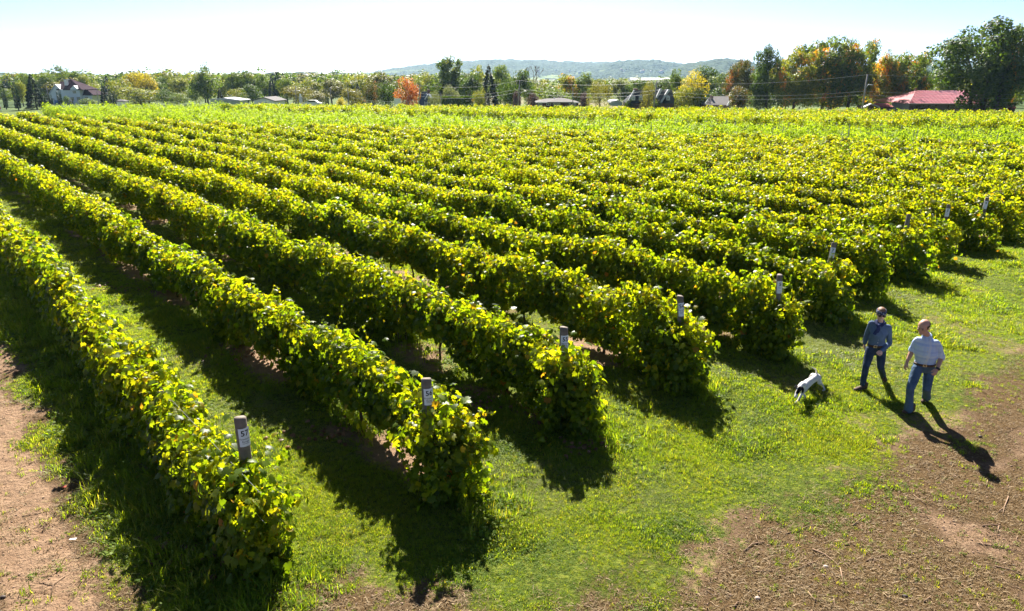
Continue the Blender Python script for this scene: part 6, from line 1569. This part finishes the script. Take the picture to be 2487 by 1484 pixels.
LS = [([z3s(1165, 780), z3s(1240, 810), z3s(1310, 855), z3s(1340, 900)], .017, 'longest thick bowed stick in the middle of the bare ground at lower right', [z3s(1340, 895), z3s(1362, 1015)]),
      ([z3s(740, 800), z3s(790, 755), z3s(868, 737)], .016, 'curved stick at the boundary of pale grass and brown earth', [z3s(825, 742), z3s(812, 700)]),
      ([z3s(1000, 682), z3s(1090, 655), z3s(1172, 625)], .010, 'thin straight stick above the curved one on the brown earth', None),
      ([z3s(1420, 632), z3s(1460, 595), z3s(1504, 560)], .012, 'short diagonal stick near the top middle of the brown earth', None),
      ([z3s(1080, 908), z3s(1140, 875), z3s(1200, 848)], .011, 'stick pointing left beneath the longest bowed one', [z3s(1140, 875), z3s(1180, 912)]),
      ([z3s(790, 918), z3s(880, 918), z3s(960, 914)], .009, 'flat thin stick lying level left of the bowed one', None),
      ([z3s(915, 865), z3s(1020, 882)], .008, 'thin dark stick just above the level one', None),
      ([z3s(1502, 850), z3s(1600, 818), z3s(1698, 812)], .011, 'bent stick to the right of the bowed one', None),
      ([z3s(1712, 845), z3s(1716, 893)], .010, 'short upright looking stick right of the bent one', None),
      ([z3s(678, 1142), z3s(700, 1110), z3s(775, 1118)], .014, 'hooked dark stick at the bottom edge of the picture', None),
      ([z3s(1140, 1045), z3s(1190, 1110)], .012, 'stick leaning down right near the bottom edge', None),
      ([z3s(2090, 980), z3s(2190, 1050), z3s(2260, 1100)], .010, 'long thin stick in the lower right corner', None),
      ([z3s(2190, 740), z3s(2290, 755), z3s(2370, 765)], .012, 'long stick near the right edge', [z3s(2370, 765), z3s(2480, 800)]),
      ([z3s(2390, 445), z3s(2365, 510), z3s(2310, 552)], .012, 'forked pale stick near the right edge', [z3s(2365, 510), z3s(2352, 565)]),
      ([z3s(2225, 632), z3s(2285, 625), z3s(2345, 632)], .013, 'crooked dark stick under the forked pale one', [z3s(2330, 632), z3s(2318, 680)]),
      ([z3s(1795, 435), z3s(1880, 500)], .008, 'thin stick below the long shadow of the two people', None),
      ([z3s(1965, 560), z3s(1990, 608)], .010, 'short thick stick in the middle right of the brown earth', None),
      ([z3s(2262, 338), z3s(2250, 385)], .010, 'short bent stick under the tip of the shadow', None),
      ([z3s(2300, 880), z3s(2400, 905), z3s(2485, 940)], .012, 'long dark stick running out of the right edge', None),
      ([z3s(1860, 1105), z3s(1905, 1070)], .013, 'stubby dark stick near the bottom right', None),
      ([zbl(140, 268), zbl(200, 252), zbl(262, 240)], .010, 'thin dark stick across the dirt track', None),
      ([zbl(262, 358), zbl(285, 310), zbl(296, 262)], .011, 'crossed twig in the middle of the dirt track', [zbl(238, 320), zbl(304, 327)]),
      ([zbl(405, 630), zbl(333, 683), zbl(313, 768)], .011, 'forked pale stick at the bottom of the dirt track', [zbl(333, 683), zbl(200, 655)]),
      ([zbl(255, 633), zbl(330, 625), zbl(352, 604)], .009, 'small dark stick above the forked pale one on the track', None),
      ([zbl(215, 435), zbl(226, 465)], .009, 'short stub of stick on the left of the track', None)]
for a in LS: stick(*a)
rr = random.Random(4)
for i in range(120):
    px = rr.uniform(1400, 2487); py = rr.uniform(1000, 1484)
    c = at_z(px, py)
    if float(sdline(np.array([c.x]), np.array([c.y]))[0]) < .5: continue
    a = rr.uniform(0, 6.28); L_ = rr.uniform(.05, .2); b = Vector((math.cos(a) * L_, math.sin(a) * L_, .0))
    mb = MB(); mb.tube([Vector((0, 0, .008)), b * .5 + Vector((b.y * .2, -b.x * .2, .012)), b + Vector((0, 0, .008))], [.0045, .004, .002], 5)
    o = mb.build('dry_twig', M['stick'], None, True); o.location = (c.x, c.y, gzn(c.x, c.y)); tag(o, 'small dry twig on the brown earth at the lower right', 'twig', 'small dry twigs on the earth')
for i, (px, py, lab) in enumerate([(z3s(1250, 888)[0], z3s(1250, 888)[1], 'pale stone beside the bowed stick'), (z3s(825, 1085)[0], z3s(825, 1085)[1], 'pale pebble near the bottom edge'), (z3s(1745, 1070)[0], z3s(1745, 1070)[1], 'dark stone near the bottom, right of centre'), (z3s(2060, 20)[0] + 60, z3s(0, 75)[1], 'dark small stone right of the shadow'), (8, 1453, 'dark stone at the bottom left corner of the track')]):
    c = at_z(px, py); mb = MB(); mb.ball((0, 0, .01), (.035, .026, .02), 9, 6); o = mb.build('stone', plain('pale_stone', (.4, .33, .28)) if 'pale' in lab else plain('dark_stone', (.08, .06, .05)), None, True); o.location = (c.x, c.y, gzn(c.x, c.y)); tag(o, lab, 'stone')
for (px, py, col, lab) in ((z3s(0, 0)[0] * 0 + zbl(392, 92)[0], zbl(392, 92)[1], (.6, .12, .07), 'small red scrap lying on the edge of the dirt track'), (zbl(450, 408)[0], zbl(450, 408)[1], (.75, .72, .72), 'white scrap of paper on the dirt track')):
    c = at_z(px, py); o = MB().add([(-.05, 0, .01), (.05, -.012, .02), (.055, .02, .03), (-.045, .02, .012)], [(0, 1, 2, 3)]).build('scrap', plain('scrap', col), None); o.location = (c.x, c.y, gzn(c.x, c.y) + .01); tag(o, lab, 'litter')

# ================================================================== the air
hz = MB().box(-7200, 7200, -80, 7600, -5, 160).mesh('haze')
hm = bpy.data.materials.new('haze'); hm.use_nodes = True; ht = hm.node_tree; ht.nodes.clear()
vo = ht.nodes.new('ShaderNodeVolumePrincipled'); vo.inputs['Color'].default_value = (.48, .72, 1, 1); vo.inputs['Density'].default_value = HAZE; vo.inputs['Anisotropy'].default_value = .3
oo = ht.nodes.new('ShaderNodeOutputMaterial'); ht.links.new(vo.outputs[0], oo.inputs['Volume'])
ho_ = link('haze', hz, None, hm); tag(ho_, 'pale air between the camera and the hills', kind='stuff')
